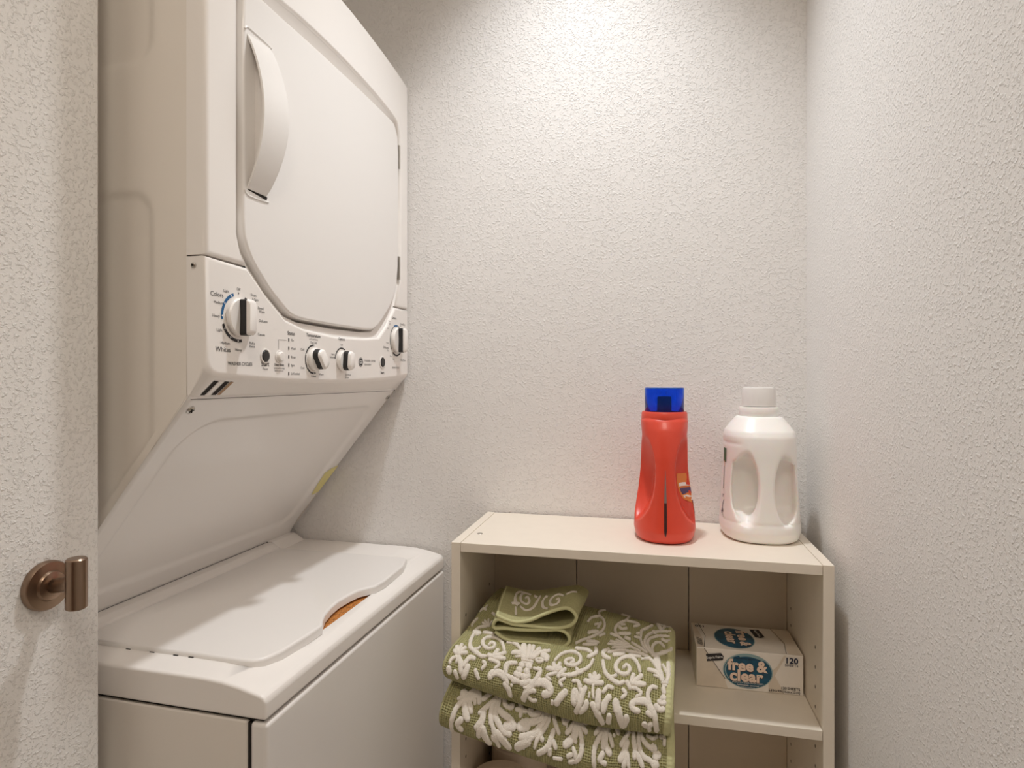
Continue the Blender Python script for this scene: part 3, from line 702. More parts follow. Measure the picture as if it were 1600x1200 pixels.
# ------------------------------------------------------------------ white bottle
WB = empty('detergent_bottle', (.1985, 1.1625, ST+.0003), math.radians(2), 'milky white detergent bottle with looped handle nearest the right wall', 'bottle')
wz = [-.004, 0, .006, .018, .046, .090, .128, .140, .155, .170, .181, .190, .203, .213, .217]
wa = [.054, .0590, .0640, .0672, .0655, .0628, .0604, .0600, .0598, .0598, .0600, .0575, .0480, .0400, .0370]
wb = [.064, .0690, .0725, .0750, .0735, .0710, .0690, .0685, .0680, .0670, .0655, .0610, .0490, .0400, .0370]
def f_white(X, Y, Z):
    a = np.interp(Z, wz, wa); b = np.interp(Z, wz, wb); p = 2.5
    q = (np.abs(X/a)**p+np.abs(Y/b)**p)**(1/p); body = (q-1)*np.minimum(a, b)*.85
    body = smax(body, np.maximum(-Z, Z-.2160), .004)
    # two hollows beside the handle, joined behind it by a finger hole
    def ell(cx, cy, cz, rx, ry, rz_): return (np.sqrt(((X-cx)/rx)**2+((Y-cy)/ry)**2+((Z-cz)/rz_)**2)-1)*min(rx, ry, rz_)
    lens = (Z-.092)/.058
    hwid = .0125+.012*np.abs(lens)**2.2
    hol = np.minimum(ell(-.031, -.066, .092, .026, .046, .062), ell(.032, -.064, .092, .024, .038, .058))
    hol = smax(hol, hwid-np.abs(X), .004)
    tun = (np.sqrt(((Y+.036)/.015)**2+((Z-.094)/.044)**2)-1)*.015
    tun = smax(tun, np.abs(X)-.05, .004)
    cut = smin(hol, tun, .006)
    body = smax(body, -cut, .004)
    # shoulder crease and foot ring
    body = body+.0010*np.exp(-((Z-.1690)/.0022)**2)*np.clip((-X-.035)/.01, 0, 1)+.0008*np.exp(-((Z-.0330)/.002)**2)
    return body
wo = net_mesh('bottle_body', f_white, (-.076, -.084, -.004), (.076, .084, .224), .0022, M['white_bottle'], WB, 2)
lathe('collar', [(.0, .2140), (.0330, .2140), (.0340, .2165), (.0340, .2290), (.0325, .2325), (.0, .2330)], M['white_bottle'], WB)
lathe('cap', [(.0, .2335), (.0290, .2335), (.0283, .2640), (.0270, .2668), (.0250, .2672), (.0, .2660)], M['white_cap'], WB, (0, 0, 0), 'z', 48, 'cloudy white cap')
WT = bvh(wo)
patch(WT, 'printed_label', WB, M['green_tag'], 181, 199, .133, .158, .0006, 6, 6, None, 'small green printed label corner')
patch(WT, 'printed_mark', WB, M['ink'], 188, 190.5, .085, .125, .0006, 2, 10, lambda u, v: (u+1.6*(1-v), v))
patch(WT, 'printed_mark', WB, M['orange'], 189, 191, .125, .135, .0006, 2, 3)
patch(WT, 'printed_mark', WB, M['violet'], 190, 192, .040, .066, .0006, 3, 10, lambda u, v: (u+4*v*v, v))
patch(WT, 'printed_mark', WB, M['violet'], 186, 203, .0375, .0385, .0006, 10, 2, lambda u, v: (u, v-9*u*u+6))
WP = Print(lambda u, v, k: (lambda d: (lambda h: h[0]+h[1]*.0007)(on_surf(WT, d*.3+Vector((0, 0, v)), -d)))(Vector((math.cos(math.radians(u*900)), math.sin(math.radians(u*900)), 0))))
WP.text('er', 190/900, .070, .012, 'ink', 'LEFT', 0, 0, 1, .9); WP.text('SA', 192/900, .0435, .009, 'ink', 'LEFT', 0, .02, 1, .8)
WP.build('printed_lettering', WB, {'ink': 'dark printed letters at the label edge'})

# ------------------------------------------------------------------ box of dryer sheets
BX = empty('dryer_sheet_box', (.0850, 1.0948, SM+.0003), math.radians(.9), 'printed cream box of dryer sheets with blue oval on the shelf', 'box')
BW, BD, BH = .1735, .1060, .0675
box('carton', (0, 0, 0), (BW, BD, BH), M['carton'], BX, .0012, 2)
lift2 = {'linen': .0003, 'teal_light': .0005, 'teal': .0007, 'brown_print': .0010, 'cream_print': .0013, 'navy': .0010, 'ink': .0009, 'white': .0013, 'white2': .0004}
def tri_art(P, W, Hh):
    pass
FP = Print(lambda u, v, k: (u, -lift2[k], v))
FP.poly([(.001, .001), (.052, .001), (.046, .020), (.0145, .066), (.001, .066)], 'linen'); FP.poly([(.118, .001), (BW-.03, .001), (.128, .030), (.118, .034)], 'linen'); FP.poly([(.115, .030), (.128, .030), (.147, .066), (.143, .066), (.132, .046)], 'linen')
FP.line((.0130, .0665), (.0480, .0170), .0008, 'ink')
cx, cy = .0845, .0335
FP.disc(cx, cy, .0405, .0300, 'teal_light'); 
FP.disc(cx, cy-.0006, .0388, .0282, 'teal')
FP.d.setdefault('teal_light', ([], []))
FP2 = Print(lambda u, v, k: (u, -lift2[k]-.0005, v))
FP2.ring(cx, cy, .0355, .0375, 130, 215, 'teal_light', 24, .72); FP2.ring(cx, cy, .034, .0376, 48, 112, 'teal_light', 24, .74)
FP2.build('printed_highlight', BX)
def duo(P, t, u, v, size, rot=0, sx=1.):
    P.text(t, u+.0007*(math.cos(rot)+math.sin(rot)*0), v-.0007*(1 if rot == 0 else 1), size, 'brown_print', 'CENTER', rot, .062, 1.04, sx); P.text(t, u, v, size, 'cream_print', 'CENTER', rot, .040, 1.04, sx)
duo(FP, 'free &', cx, .0345, .0255, 0, .98); duo(FP, 'clear', cx-.002, .0165, .0265, 0, .98)
FP.text('Designed for Sensitive Skin', cx, .0535, .0042, 'navy', 'CENTER', 0, .02)
FP.text('FABRIC SOFTENER DRYER SHEETS', cx, .0125, .0034, 'white', 'CENTER'); FP.text('Reduces static - unscented', cx, .0088, .0034, 'white', 'CENTER', 0, .02); FP.text('no dyes or perfumes', cx, .0056, .0028, 'white', 'CENTER')
FP.text('120', .1650, .0535, .0135, 'navy', 'RIGHT', 0, .03, 1.05); FP.text('SHEETS', .1650, .0480, .0056, 'navy', 'RIGHT', 0, .01, 1.2)
FP.text('120 SHEETS', .1680, .0085, .0062, 'ink', 'RIGHT', 0, .015); FP.text('6.4 IN x 9 IN (16 cm x 23 cm)', .1680, .0030, .0060, 'ink', 'RIGHT', 0, .015, .9, .82)
ta = math.radians(9)
def rp(x, y, c, a): return (c[0]+x*math.cos(a)-y*math.sin(a), c[1]+x*math.sin(a)+y*math.cos(a))
tc_ = (.0305, .0530)
FP.poly([rp(x, y, tc_, ta) for x, y in ((-.0140, -.0062), (.0125, -.0062), (.0150, 0), (.0115, .0062), (-.0140, .0062))], 'ink')
FP.text('Supra Faire', *rp(-.0005, -.0020, tc_, ta), .0062, 'white', 'CENTER', ta, .01)
FP.build('printed_front', BX, {'teal': 'blue-green printed oval', 'cream_print': 'cream printed lettering', 'ink': 'black printed tag and lettering'})
TP = Print(lambda u, v, k: (u, v, BH+lift2[k]))
TP.poly([(.001, .001), (.0145, .001), (.0150, .030), (.006, .105), (.001, .105)], 'linen'); TP.poly([(.150, .001), (.172, .001), (.172, .105), (.140, .105), (.152, .040)], 'linen')
TP.line((.0130, .0005), (.0200, .050), .0008, 'ink'); TP.line((.0200, .050), (.0130, .1045), .0008, 'ink'); TP.line((.1465, .0005), (.1530, .045), .0007, 'ink'); TP.line((.1530, .045), (.1420, .1045), .0007, 'ink')
TP.disc(.070, .050, .0345, .0430, 'teal_light'); TP.disc(.070, .050, .0330, .0415, 'teal')
duo(TP, 'free &', .0775, .050, .0250, -PI/2); duo(TP, 'clear', .0565, .050, .0250, -PI/2)
TP.line((.0480, .032), (.0480, .068), .0009, 'teal_light'); TP.line((.0440, .038), (.0440, .062), .0007, 'teal_light')
TP.poly([rp(x, y, (.1140, .0770), -PI/2+.15) for x, y in ((-.0180, -.0085), (.0150, -.0085), (.0180, 0), (.0140, .0085), (-.0180, .0085))], 'ink')
TP.text('Supra Faire', .1125, .0770, .0062, 'white', 'CENTER', -PI/2+.15, .01)
TP.text('120', .0150, .0960, .0120, 'navy', 'CENTER', PI, .03); TP.text('120 SHEETS', .0120, .0060, .0060, 'ink', 'LEFT', PI/2, .015); TP.text('6.4 IN x 9 IN', .0075, .0110, .0060, 'ink', 'LEFT', PI/2, .015)
TP.build('printed_top', BX, {'teal': 'blue-green printed oval'})

# ------------------------------------------------------------------ paper rolls on the lower shelf
def roll(x, y, z, lab):
    r = empty('toilet_paper_roll', (x, y, z), random.random(), lab, 'paper roll', 'paper rolls on the lower shelf')
    lathe('paper', [(.0205, .0005), (.051, .0), (.0545, .003), (.0550, .05), (.0545, .085), (.051, .0880), (.0205, .0875), (.0205, .0005)], M['paper'], r, (0, 0, 0), 'z', 48)
    lathe('core', [(.0190, .001), (.0200, .001), (.0200, .0865), (.0190, .0865), (.0190, .001)], M['tan'], r, (0, 0, 0), 'z', 32, 'brown cardboard core')
random.seed(3)
ZL = H-.806+.0004
roll(-.2570, 1.0520, ZL, 'front white paper roll on the lower shelf, its top showing')
roll(-.2480, 1.1765, ZL, 'white paper roll at the bottom of the stack behind the front roll')
roll(-.2480, 1.1765, ZL+.0886, 'white paper roll on top of the stack under the towels')

# ------------------------------------------------------------------ robe hook on the left wall
RH = empty('robe_hook', (XL, .5365, H-.2280), 0, 'brushed metal robe hook on the left wall', 'hook')
lathe('rosette', [(0, .0), (.0265, .0003), (.0270, .0015), (.0270, .0060), (.0255, .0085), (.0165, .0095), (.0160, .0105), (.0150, .0120), (.0090, .0135), (0, .0138)], M['bronze'], RH, (0, 0, 0), 'x', 48)
tube('post', [(.012, 0, 0), (.024, -.0006, .002), (.036, -.0014, .004), (.045, -.0020, .0055)], .0078, M['bronze'], RH, 24)
def bar():
    V, Fc = lathe_data([(0, -.0275), (.0088, -.0275), (.0103, -.0260), (.0103, .0260), (.0088, .0275), (0, .0275)], 36)
    o = mesh('hook_bar', [Vector(v)+Vector((.0460, -.0022, .0060)) for v in V], Fc, M['bronze'], RH, True, None, 35)
bar()

# ---- towel pattern: (width, points along the stroke) in the cloth's own coordinates
MOTIF_UP = [(6.2,[(.0368,.4692),(.0268,.4664),(.0134,.4621)]),
(6.2,[(.0368,.4692),(.0268,.4578),(.0134,.4435)]),
(6.2,[(.0368,.4692),(.0334,.4506),(.0301,.4306)]),
(6.2,[(.0368,.4692),(.0468,.4535),(.0569,.4392)]),
(6.2,[(.0368,.4692),(.0569,.4621),(.0769,.4564)]),
(5,[(.0401,.4778),(.0234,.4936),(.0234,.5079)]),
(3.2,[(.0435,.4793),(.0502,.4993)]),
(8,[(.0468,.4778),(.0702,.495),(.0836,.5207)]),
(8.5,[(.0234,.5193),(.0268,.5265),(.0268,.5351)]),
(6.2,[(.0535,.5222),(.0602,.5308),(.0669,.5422)]),
(8,[(.107,.4936),(.1037,.515),(.0936,.5351)]),
(5.5,[(.1438,.4979),(.1538,.5093),(.1672,.5207)]),
(7,[(.1237,.4678),(.1003,.4692),(.0903,.4864),(.0836,.5021)]),
(8.5,[(.0401,.3562),(.0602,.3634),(.0736,.3634)]),
(4.8,[(.0401,.3548),(.0535,.3333),(.0836,.3205)]),
(6,[(.087,.3548),(.1104,.3519),(.1438,.3534)]),
(4,[(.1639,.3619),(.1873,.3634),(.214,.3677)]),
(6,[(.0468,.3734),(.0535,.402),(.0736,.4306),(.1003,.4421),(.1237,.4478),(.1472,.4535),(.1672,.4506)]),
(4.2,[(.097,.4363),(.1137,.4335),(.1204,.422)]),
(5.5,[(.1538,.4063),(.1572,.3934),(.1773,.3977),(.1806,.412),(.1605,.4206),(.1338,.4149),(.1137,.3977),(.1171,.3791),(.1405,.3691),(.1739,.3691),(.2074,.3848),(.2375,.412)]),
(6.4,[(.1973,.4449),(.204,.4306),(.2074,.4149)]),
(6.4,[(.1973,.4449),(.2241,.432),(.2475,.4192)]),
(6.4,[(.1973,.4449),(.2274,.4421),(.2575,.4392)]),
(6.4,[(.1973,.4449),(.1839,.4435),(.1739,.4435)]),
(5,[(.1873,.4564),(.2207,.4564),(.2408,.4621),(.2274,.4793)]),
(5,[(.1639,.4678),(.1806,.475),(.1706,.4921)]),
(6,[(.2776,.4778),(.2709,.4592),(.2843,.4492),(.3144,.4421)]),
(9.5,[(.214,.5079),(.2207,.495),(.2408,.4864),(.2676,.4878),(.2843,.495)]),
(5.5,[(.2843,.4864),(.301,.4878),(.3177,.4907)]),
(3.4,[(.0936,.319),(.0736,.3133),(.0502,.3062)]),
(3.4,[(.0936,.319),(.0736,.3047),(.0535,.2918)]),
(3.4,[(.0936,.319),(.0803,.3004),(.0702,.2833)]),
(3.4,[(.0936,.319),(.0936,.3033),(.0936,.289)]),
(4,[(.0669,.2432),(.0803,.2461),(.087,.2532)]),
(4.5,[(.2308,.3777),(.2676,.372),(.2876,.3791)]),
(3.5,[(.0,.2489),(.01,.2289),(.0268,.2318)]),
(3.5,[(.0134,.2904),(.0067,.3176),(.01,.3362)]),
(3,[(.0167,.2046),(.0134,.2332)]),
(9.5,[(.3411,.4206),(.3278,.402),(.3077,.3677)]),
(6.2,[(.3545,.4163),(.3478,.3934),(.3344,.3648)]),
(6.2,[(.3645,.4134),(.3612,.3906),(.3545,.3619)]),
(6.2,[(.3712,.4134),(.3779,.3877),(.388,.3648)]),
(6.2,[(.3779,.4106),(.398,.3805),(.4348,.3648)]),
(4.5,[(.3344,.422),(.301,.3891),(.2575,.3734),(.2274,.3777)]),
(7.5,[(.3177,.4063),(.2943,.4063),(.2776,.4134)]),
(3,[(.3244,.4163),(.311,.4206),(.2977,.4235)]),
(9.5,[(.4114,.3877),(.4314,.3906),(.4381,.402)]),
(3.8,[(.3913,.4134),(.4047,.4049),(.4247,.4077),(.4114,.4163),(.3946,.4149)]),
(3.4,[(.3311,.4263),(.3579,.4235),(.3846,.422)]),
(3.4,[(.3344,.4349),(.3612,.432),(.3846,.4292)]),
(8,[(.3311,.4421),(.3411,.4435),(.3478,.4435)]),
(8,[(.3612,.4392),(.3712,.4392),(.3813,.4406)]),
(8,[(.3278,.4578),(.3344,.4592),(.3445,.4592)]),
(8,[(.3612,.4564),(.3679,.4564),(.3779,.4578)]),
(7.5,[(.3211,.4707),(.3344,.475),(.3478,.4707)]),
(7.5,[(.3545,.4735),(.3712,.4735),(.3846,.4635)]),
(7.5,[(.3077,.4864),(.3244,.4921),(.3445,.4907)]),
(7.5,[(.3545,.4936),(.3746,.4893),(.3946,.4793)]),
(4,[(.3144,.5064),(.3211,.5079)]),
(4,[(.3712,.5021),(.388,.4993)]),
(6.2,[(.311,.4421),(.2843,.4492),(.2776,.4664),(.2843,.4878),(.301,.5093)]),
(7.5,[(.2843,.5093),(.3043,.5207),(.3144,.5436)]),
(6,[(.4114,.4378),(.4281,.4421),(.4214,.4621),(.408,.4835)]),
(4,[(.4247,.4406),(.3946,.4406)]),
(10.5,[(.3712,.5408),(.388,.5107),(.4013,.4907),(.4181,.4778),(.4548,.4707),(.4816,.4778),(.4849,.4921),(.4615,.5036)]),
(5.5,[(.398,.5093),(.4114,.5021),(.4247,.5021)]),
(5,[(.398,.525),(.4114,.5308),(.4314,.5265)]),
(5,[(.4749,.3963),(.4883,.3705),(.5151,.3505),(.5485,.3433),(.5786,.3534),(.5853,.3734),(.5686,.3906),(.5385,.3963),(.5217,.3891),(.5284,.3777),(.5485,.372),(.5585,.3805),(.5452,.3877)]),
(6.2,[(.495,.422),(.4716,.4249),(.4515,.4278)]),
(6.2,[(.495,.422),(.4816,.4134),(.4716,.4049)]),
(6.2,[(.495,.422),(.4983,.4106),(.5017,.3977)]),
(6.2,[(.495,.422),(.505,.4177),(.5151,.4134)]),
(4.5,[(.5017,.432),(.4682,.4449),(.4615,.4535),(.4816,.4578)]),
(6,[(.5318,.412),(.5184,.4278),(.5084,.4421)]),
(4,[(.5184,.4235),(.5251,.4363)]),
(6,[(.5284,.4335),(.5686,.4235),(.6087,.4049)]),
(4.5,[(.5753,.4006),(.5953,.4077)]),
(4.5,[(.5418,.4406),(.5217,.4549),(.5351,.4649)]),
(9,[(.5552,.475),(.5351,.495),(.5184,.5179)]),
(4,[(.5017,.5107),(.5017,.5222)]),
(5,[(.5753,.4421),(.5987,.4392),(.612,.4564),(.6187,.4678)]),
(9,[(.592,.4649),(.592,.485),(.5987,.5021)]),
(8,[(.6221,.4592),(.6221,.4807),(.6221,.4979)]),
(4.2,[(.6221,.0358),(.5987,.0744),(.6087,.103),(.6388,.1302),(.6522,.166),(.6455,.2074),(.6154,.2446),(.5686,.2804),(.5418,.3033)]),
(4,[(.612,.1087),(.5753,.1288),(.5619,.1617)]),
(4,[(.6288,.1502),(.6221,.1888)]),
(3.6,[(.602,.1731),(.6321,.1545)]),
(7.5,[(.5853,.2318),(.6054,.2189),(.6288,.2132)]),
(3.4,[(.6421,.2375),(.6656,.216)]),
(6,[(.592,.2818),(.6187,.279),(.6455,.2761)]),
(4,[(.5753,.3019),(.6087,.2947),(.6421,.2876)]),
(4.6,[(.7191,.0401),(.7425,.0386),(.7625,.0229),(.7525,.0916),(.7191,.133),(.709,.1731),(.7258,.2089),(.7559,.2346),(.7993,.2632),(.8495,.2818)]),
(5,[(.7559,.0959),(.7993,.0959),(.8227,.1087),(.7993,.1273)]),
(5,[(.7258,.1502),(.7425,.1631),(.7659,.1516)]),
(3.4,[(.7324,.1345),(.7525,.1273)]),
(7.5,[(.7358,.196),(.7625,.1888),(.786,.1831)]),
(4.2,[(.6923,.2089),(.7291,.2189)]),
(5.5,[(.7659,.2146),(.7926,.2203)]),
(3.8,[(.7993,.2632),(.7458,.2675),(.6923,.2732)]),
(3.8,[(.7993,.2632),(.7492,.2589),(.699,.2561)]),
(3.8,[(.7993,.2632),(.7625,.2518),(.7258,.2418)]),
(3.8,[(.7993,.2632),(.7759,.2475),(.7492,.2318)]),
(3.8,[(.7993,.2632),(.7559,.2761),(.7157,.289)]),
(3.8,[(.7993,.2632),(.7692,.279),(.7391,.2947)]),
(4,[(.8796,.2833),(.8395,.2575),(.8027,.2389)]),
(4.2,[(.8796,.2833),(.8562,.2418),(.8395,.2031),(.8127,.1974)]),
(5,[(.8428,.1931),(.8428,.1474),(.8662,.1202),(.893,.0844)]),
(4,[(.8361,.1674),(.8194,.1731)]),
(4.8,[(.9097,.2961),(.8696,.2418),(.8662,.2003),(.8829,.1588),(.9298,.1245),(.99,.1044)]),
(4.6,[(.9164,.2976),(.8829,.2389),(.8863,.1946),(.9331,.1574),(.9833,.1474)]),
(4.4,[(.9164,.2976),(.903,.2504),(.9164,.2132),(.9398,.206),(.9599,.2275)]),
(4.4,[(.9365,.1216),(.9599,.0486),(.913,.0472)]),
(6.5,[(.9197,.0587),(.9398,.1073)]),
(6,[(.8997,.1302),(.913,.1445)]),
(6,[(.9465,.1774),(.9666,.186),(.9833,.176)]),
(4,[(.9632,.0386),(.9933,.0544)]),
(7,[(.9264,.2847),(.9565,.2647),(.99,.2446)]),
(5,[(.9933,.2275),(.99,.2489)]),
(9.5,[(.9264,.2804),(.9298,.3133),(.9398,.3433)]),
(6.2,[(.6388,.3047),(.6455,.3262),(.6154,.3505)]),
(6.2,[(.5485,.3262),(.592,.3205),(.6254,.3276)]),
(5,[(.6421,.3548),(.6355,.3777),(.6154,.3977),(.5819,.4106)]),
(6.2,[(.7023,.299),(.6789,.3176),(.689,.3333),(.7157,.3405)]),
(5.5,[(.7023,.3147),(.7592,.2947),(.8194,.2933),(.8662,.2976),(.9064,.3205),(.9398,.3591)]),
(7.2,[(.7291,.3219),(.7525,.3147),(.7759,.3076)]),
(5.2,[(.7993,.3133),(.8261,.3119),(.8528,.3104)]),
(4,[(.8595,.3219),(.8963,.3133)]),
(6,[(.7826,.3662),(.796,.3548),(.8127,.3648),(.806,.3834),(.7826,.3877),(.7559,.3777),(.7492,.3605),(.7625,.3376),(.7926,.3205),(.8227,.3247),(.8462,.3462),(.8595,.372)]),
(6,[(.6856,.3519),(.7023,.3848),(.7224,.402),(.7492,.4134),(.7759,.4192),(.796,.412)]),
(4.8,[(.7224,.4077),(.7425,.402),(.7592,.3948)]),
(6.8,[(.8261,.412),(.8294,.3977),(.8328,.3834)]),
(6.8,[(.8261,.412),(.8495,.3977),(.8696,.3834)]),
(6.8,[(.8261,.412),(.8562,.412),(.8863,.4106)]),
(5.8,[(.806,.4092),(.8161,.4192),(.8261,.4306)]),
(5,[(.8294,.4263),(.8562,.4292),(.8729,.4406),(.8528,.4521)]),
(5,[(.7926,.4349),(.8094,.4464),(.7926,.4607)]),
(6.6,[(.6656,.432),(.6455,.432),(.6254,.4306)]),
(6.6,[(.6656,.432),(.6555,.422),(.6421,.4106)]),
(6.6,[(.6656,.432),(.6656,.4163),(.6622,.4006)]),
(6.6,[(.6656,.432),(.6756,.4192),(.6856,.4063)]),
(6.6,[(.6656,.432),(.6856,.4292),(.7057,.4263)]),
(4,[(.6656,.4363),(.6689,.4564),(.6756,.475)]),
(3,[(.6555,.4607),(.6555,.4764)]),
(8,[(.6355,.4506),(.6254,.4735),(.6187,.5021),(.6054,.5265)]),
(5,[(.5987,.4378),(.6154,.4521)]),
(7.5,[(.6488,.4864),(.6455,.5036),(.6221,.5222)]),
(7,[(.5953,.4635),(.602,.4778),(.6054,.4936)]),
(8.5,[(.6923,.4492),(.6957,.4778),(.6957,.5007)]),
(8.5,[(.6722,.4893),(.689,.505),(.709,.5265),(.7224,.5465)]),
(5.5,[(.7525,.4363),(.7291,.4349),(.7124,.4535)]),
(8.8,[(.7425,.4607),(.7258,.4821),(.7224,.505)]),
(7.5,[(.7492,.5107),(.7458,.5393)]),
(10.5,[(.7692,.4692),(.7759,.485),(.7893,.505),(.8094,.5465)]),
(7.5,[(.8194,.5064),(.8227,.5207),(.8094,.5465)]),
(8.5,[(.8696,.4893),(.8462,.485),(.8395,.4721),(.8595,.4621),(.8963,.4621),(.9197,.4793),(.9365,.4993),(.9498,.5479)]),
(6.5,[(.903,.4893),(.9298,.4979)]),
(7.2,[(.893,.5222),(.9097,.5322),(.9264,.5207)]),
(6,[(.9164,.5322),(.9197,.5494)]),
(6,[(.9365,.4163),(.9164,.4163),(.903,.4306),(.903,.4492),(.9164,.4692),(.9264,.4821)]),
(6,[(.893,.3605),(.9298,.3648),(.9532,.3848),(.9632,.3963)]),
(3,[(.9197,.3777),(.9465,.3834)]),
(6.2,[(.9799,.3162),(.9833,.3691),(.9766,.3948)]),
(4,[(.9565,.3319),(.9666,.3476),(.9732,.3634)]),
(8,[(.9231,.3104),(.9398,.3519),(.9599,.3877)]),
(4,[(.9565,.3991),(.9833,.3991)]),
(3.6,[(.9599,.4077),(.9799,.4077)]),
(6.2,[(.9632,.4134),(.9699,.432)]),
(8,[(.9599,.4449),(.9732,.4435)]),
(6.2,[(.9465,.4549),(.9599,.4592),(.9766,.4578)]),
(7.2,[(.9365,.4678),(.9532,.4778),(.9732,.475)])]
MOTIF_LO = [(10,[(.0602,.392),(.0803,.3963)]),
(5.6,[(.0535,.4163),(.0836,.3963),(.107,.3677)]),
(6.9,[(.1304,.3705),(.107,.3906),(.0836,.4106),(.0635,.4349),(.0569,.4592),(.0535,.4921),(.0569,.5351)]),
(13.3,[(.1237,.3763),(.107,.3948),(.0936,.412)]),
(9.6,[(.087,.4177),(.107,.4464),(.1237,.4592)]),
(6.9,[(.1104,.4149),(.1304,.4378)]),
(6.9,[(.1304,.3734),(.1505,.4063)]),
(4.5,[(.1237,.3963),(.1338,.4134)]),
(8.3,[(.097,.4635),(.0803,.4864),(.1037,.4993)]),
(6.7,[(.1873,.3591),(.1739,.3748),(.1572,.3934)]),
(6.9,[(.2207,.3634),(.2007,.392),(.1806,.4163),(.1639,.432)]),
(8.3,[(.1806,.422),(.1839,.4478),(.1639,.4735)]),
(8.3,[(.1839,.4521),(.1806,.4764),(.1806,.4979)]),
(10.9,[(.1906,.4649),(.204,.4835),(.2308,.5122)]),
(7.3,[(.2174,.3705),(.2107,.3977),(.214,.422),(.2274,.4492)]),
(6.9,[(.2308,.4478),(.2475,.4678),(.2742,.5064)]),
(8.8,[(.2475,.475),(.2508,.4878)]),
(8,[(.2274,.3705),(.2308,.3977),(.2341,.422),(.2609,.4421),(.2843,.4549),(.3177,.4564)]),
(8.3,[(.2375,.402),(.2676,.412),(.2977,.4177),(.3211,.4263)]),
(12,[(.2876,.4449),(.3077,.4363),(.3278,.432)]),
(10.7,[(.2575,.4635),(.2876,.4778),(.3211,.4964)]),
(6.7,[(.2441,.3634),(.2642,.3848),(.291,.3891)]),
(8.8,[(.2876,.3877),(.2943,.3777)]),
(6.1,[(.3211,.3634),(.3378,.3834),(.3411,.4034)]),
(6.9,[(.3144,.3863),(.3378,.3834),(.3612,.382)]),
(8.3,[(.3679,.3763),(.3946,.3834),(.4214,.3691)]),
(6.7,[(.3746,.3777),(.3813,.3691)]),
(13.3,[(.3478,.4306),(.3645,.422),(.3846,.4134)]),
(8,[(.4415,.3863),(.408,.402),(.3813,.4092)]),
(10,[(.3612,.4549),(.3946,.4449),(.4214,.4306),(.4381,.4092)]),
(11.3,[(.4013,.4549),(.3746,.4692),(.3512,.4878)]),
(5.8,[(.4381,.3605),(.4314,.3891),(.4114,.4049),(.3813,.4163)]),
(5.6,[(.4482,.3619),(.4482,.3948),(.4247,.4278),(.408,.4478),(.388,.4635)]),
(5.6,[(.4615,.3619),(.4649,.3906),(.4548,.4149),(.4348,.4421),(.4281,.4678)]),
(6.2,[(.4482,.4363),(.4582,.4421)]),
(5.6,[(.4749,.3577),(.4916,.3848),(.5217,.4134)]),
(7.6,[(.495,.4077),(.4916,.4292),(.4816,.4549),(.4448,.4807)]),
(5.6,[(.5017,.4335),(.5184,.4506)]),
(6,[(.4916,.4535),(.495,.4721)]),
(6.2,[(.5184,.3591),(.5351,.382)]),
(6.2,[(.5518,.3577),(.5351,.382)]),
(3.2,[(.5452,.382),(.5485,.392)]),
(7,[(.5786,.3562),(.5686,.3848),(.5518,.4063)]),
(10,[(.5853,.3648),(.5886,.4006),(.5753,.4192),(.5518,.4363)]),
(5.2,[(.592,.4163),(.5987,.422)]),
(6.6,[(.5853,.3591),(.6087,.3934),(.6221,.4177),(.6254,.4421),(.612,.4621),(.5786,.4735)]),
(6,[(.5953,.3634),(.6154,.3763),(.6355,.3906)]),
(3.4,[(.602,.3662),(.6321,.3648)]),
(6,[(.5886,.4363),(.602,.4506),(.602,.4607)]),
(5,[(.5686,.4607),(.5886,.4521)]),
(4,[(.5117,.4764),(.5485,.4721)]),
(6.2,[(.6923,.3605),(.6722,.3891)]),
(6.6,[(.709,.3662),(.689,.4006),(.6789,.422),(.6789,.4478),(.6856,.4692)]),
(9,[(.7191,.3677),(.7157,.3991),(.7157,.4192)]),
(7,[(.7157,.4306),(.7023,.4506)]),
(5.2,[(.709,.4521),(.7324,.4549)]),
(8.3,[(.7258,.3634),(.7157,.3891),(.7191,.4092),(.7458,.4306)]),
(5.2,[(.7324,.3791),(.7458,.3991),(.7525,.412)]),
(5.8,[(.7625,.3634),(.7726,.3763)]),
(3.8,[(.7525,.3791),(.7559,.3848)]),
(6,[(.8194,.3648),(.8027,.3848),(.786,.4063)]),
(7.7,[(.8127,.392),(.8027,.4177),(.786,.4421)]),
(6.8,[(.8094,.4149),(.8094,.4378),(.8027,.4564)]),
(5,[(.8161,.4192),(.8261,.4549)]),
(6.8,[(.8361,.3648),(.8395,.3906),(.8462,.4063),(.8462,.4306)]),
(6,[(.8495,.4163),(.8696,.4335),(.8829,.4492)]),
(6,[(.8595,.3648),(.8595,.3891),(.8696,.412),(.8863,.4249),(.9097,.4306),(.9298,.4406)]),
(5.8,[(.8662,.3662),(.8796,.3848),(.903,.3991),(.9197,.4034)]),
(9.3,[(.9164,.3991),(.9298,.402)]),
(9.3,[(.9264,.4206),(.9465,.4149)]),
(9.3,[(.9197,.4363),(.9398,.4392)]),
(4.2,[(.893,.3705),(.9197,.3763),(.9398,.3691)]),
(5,[(.9498,.3705),(.9666,.3691),(.9666,.3906)])]
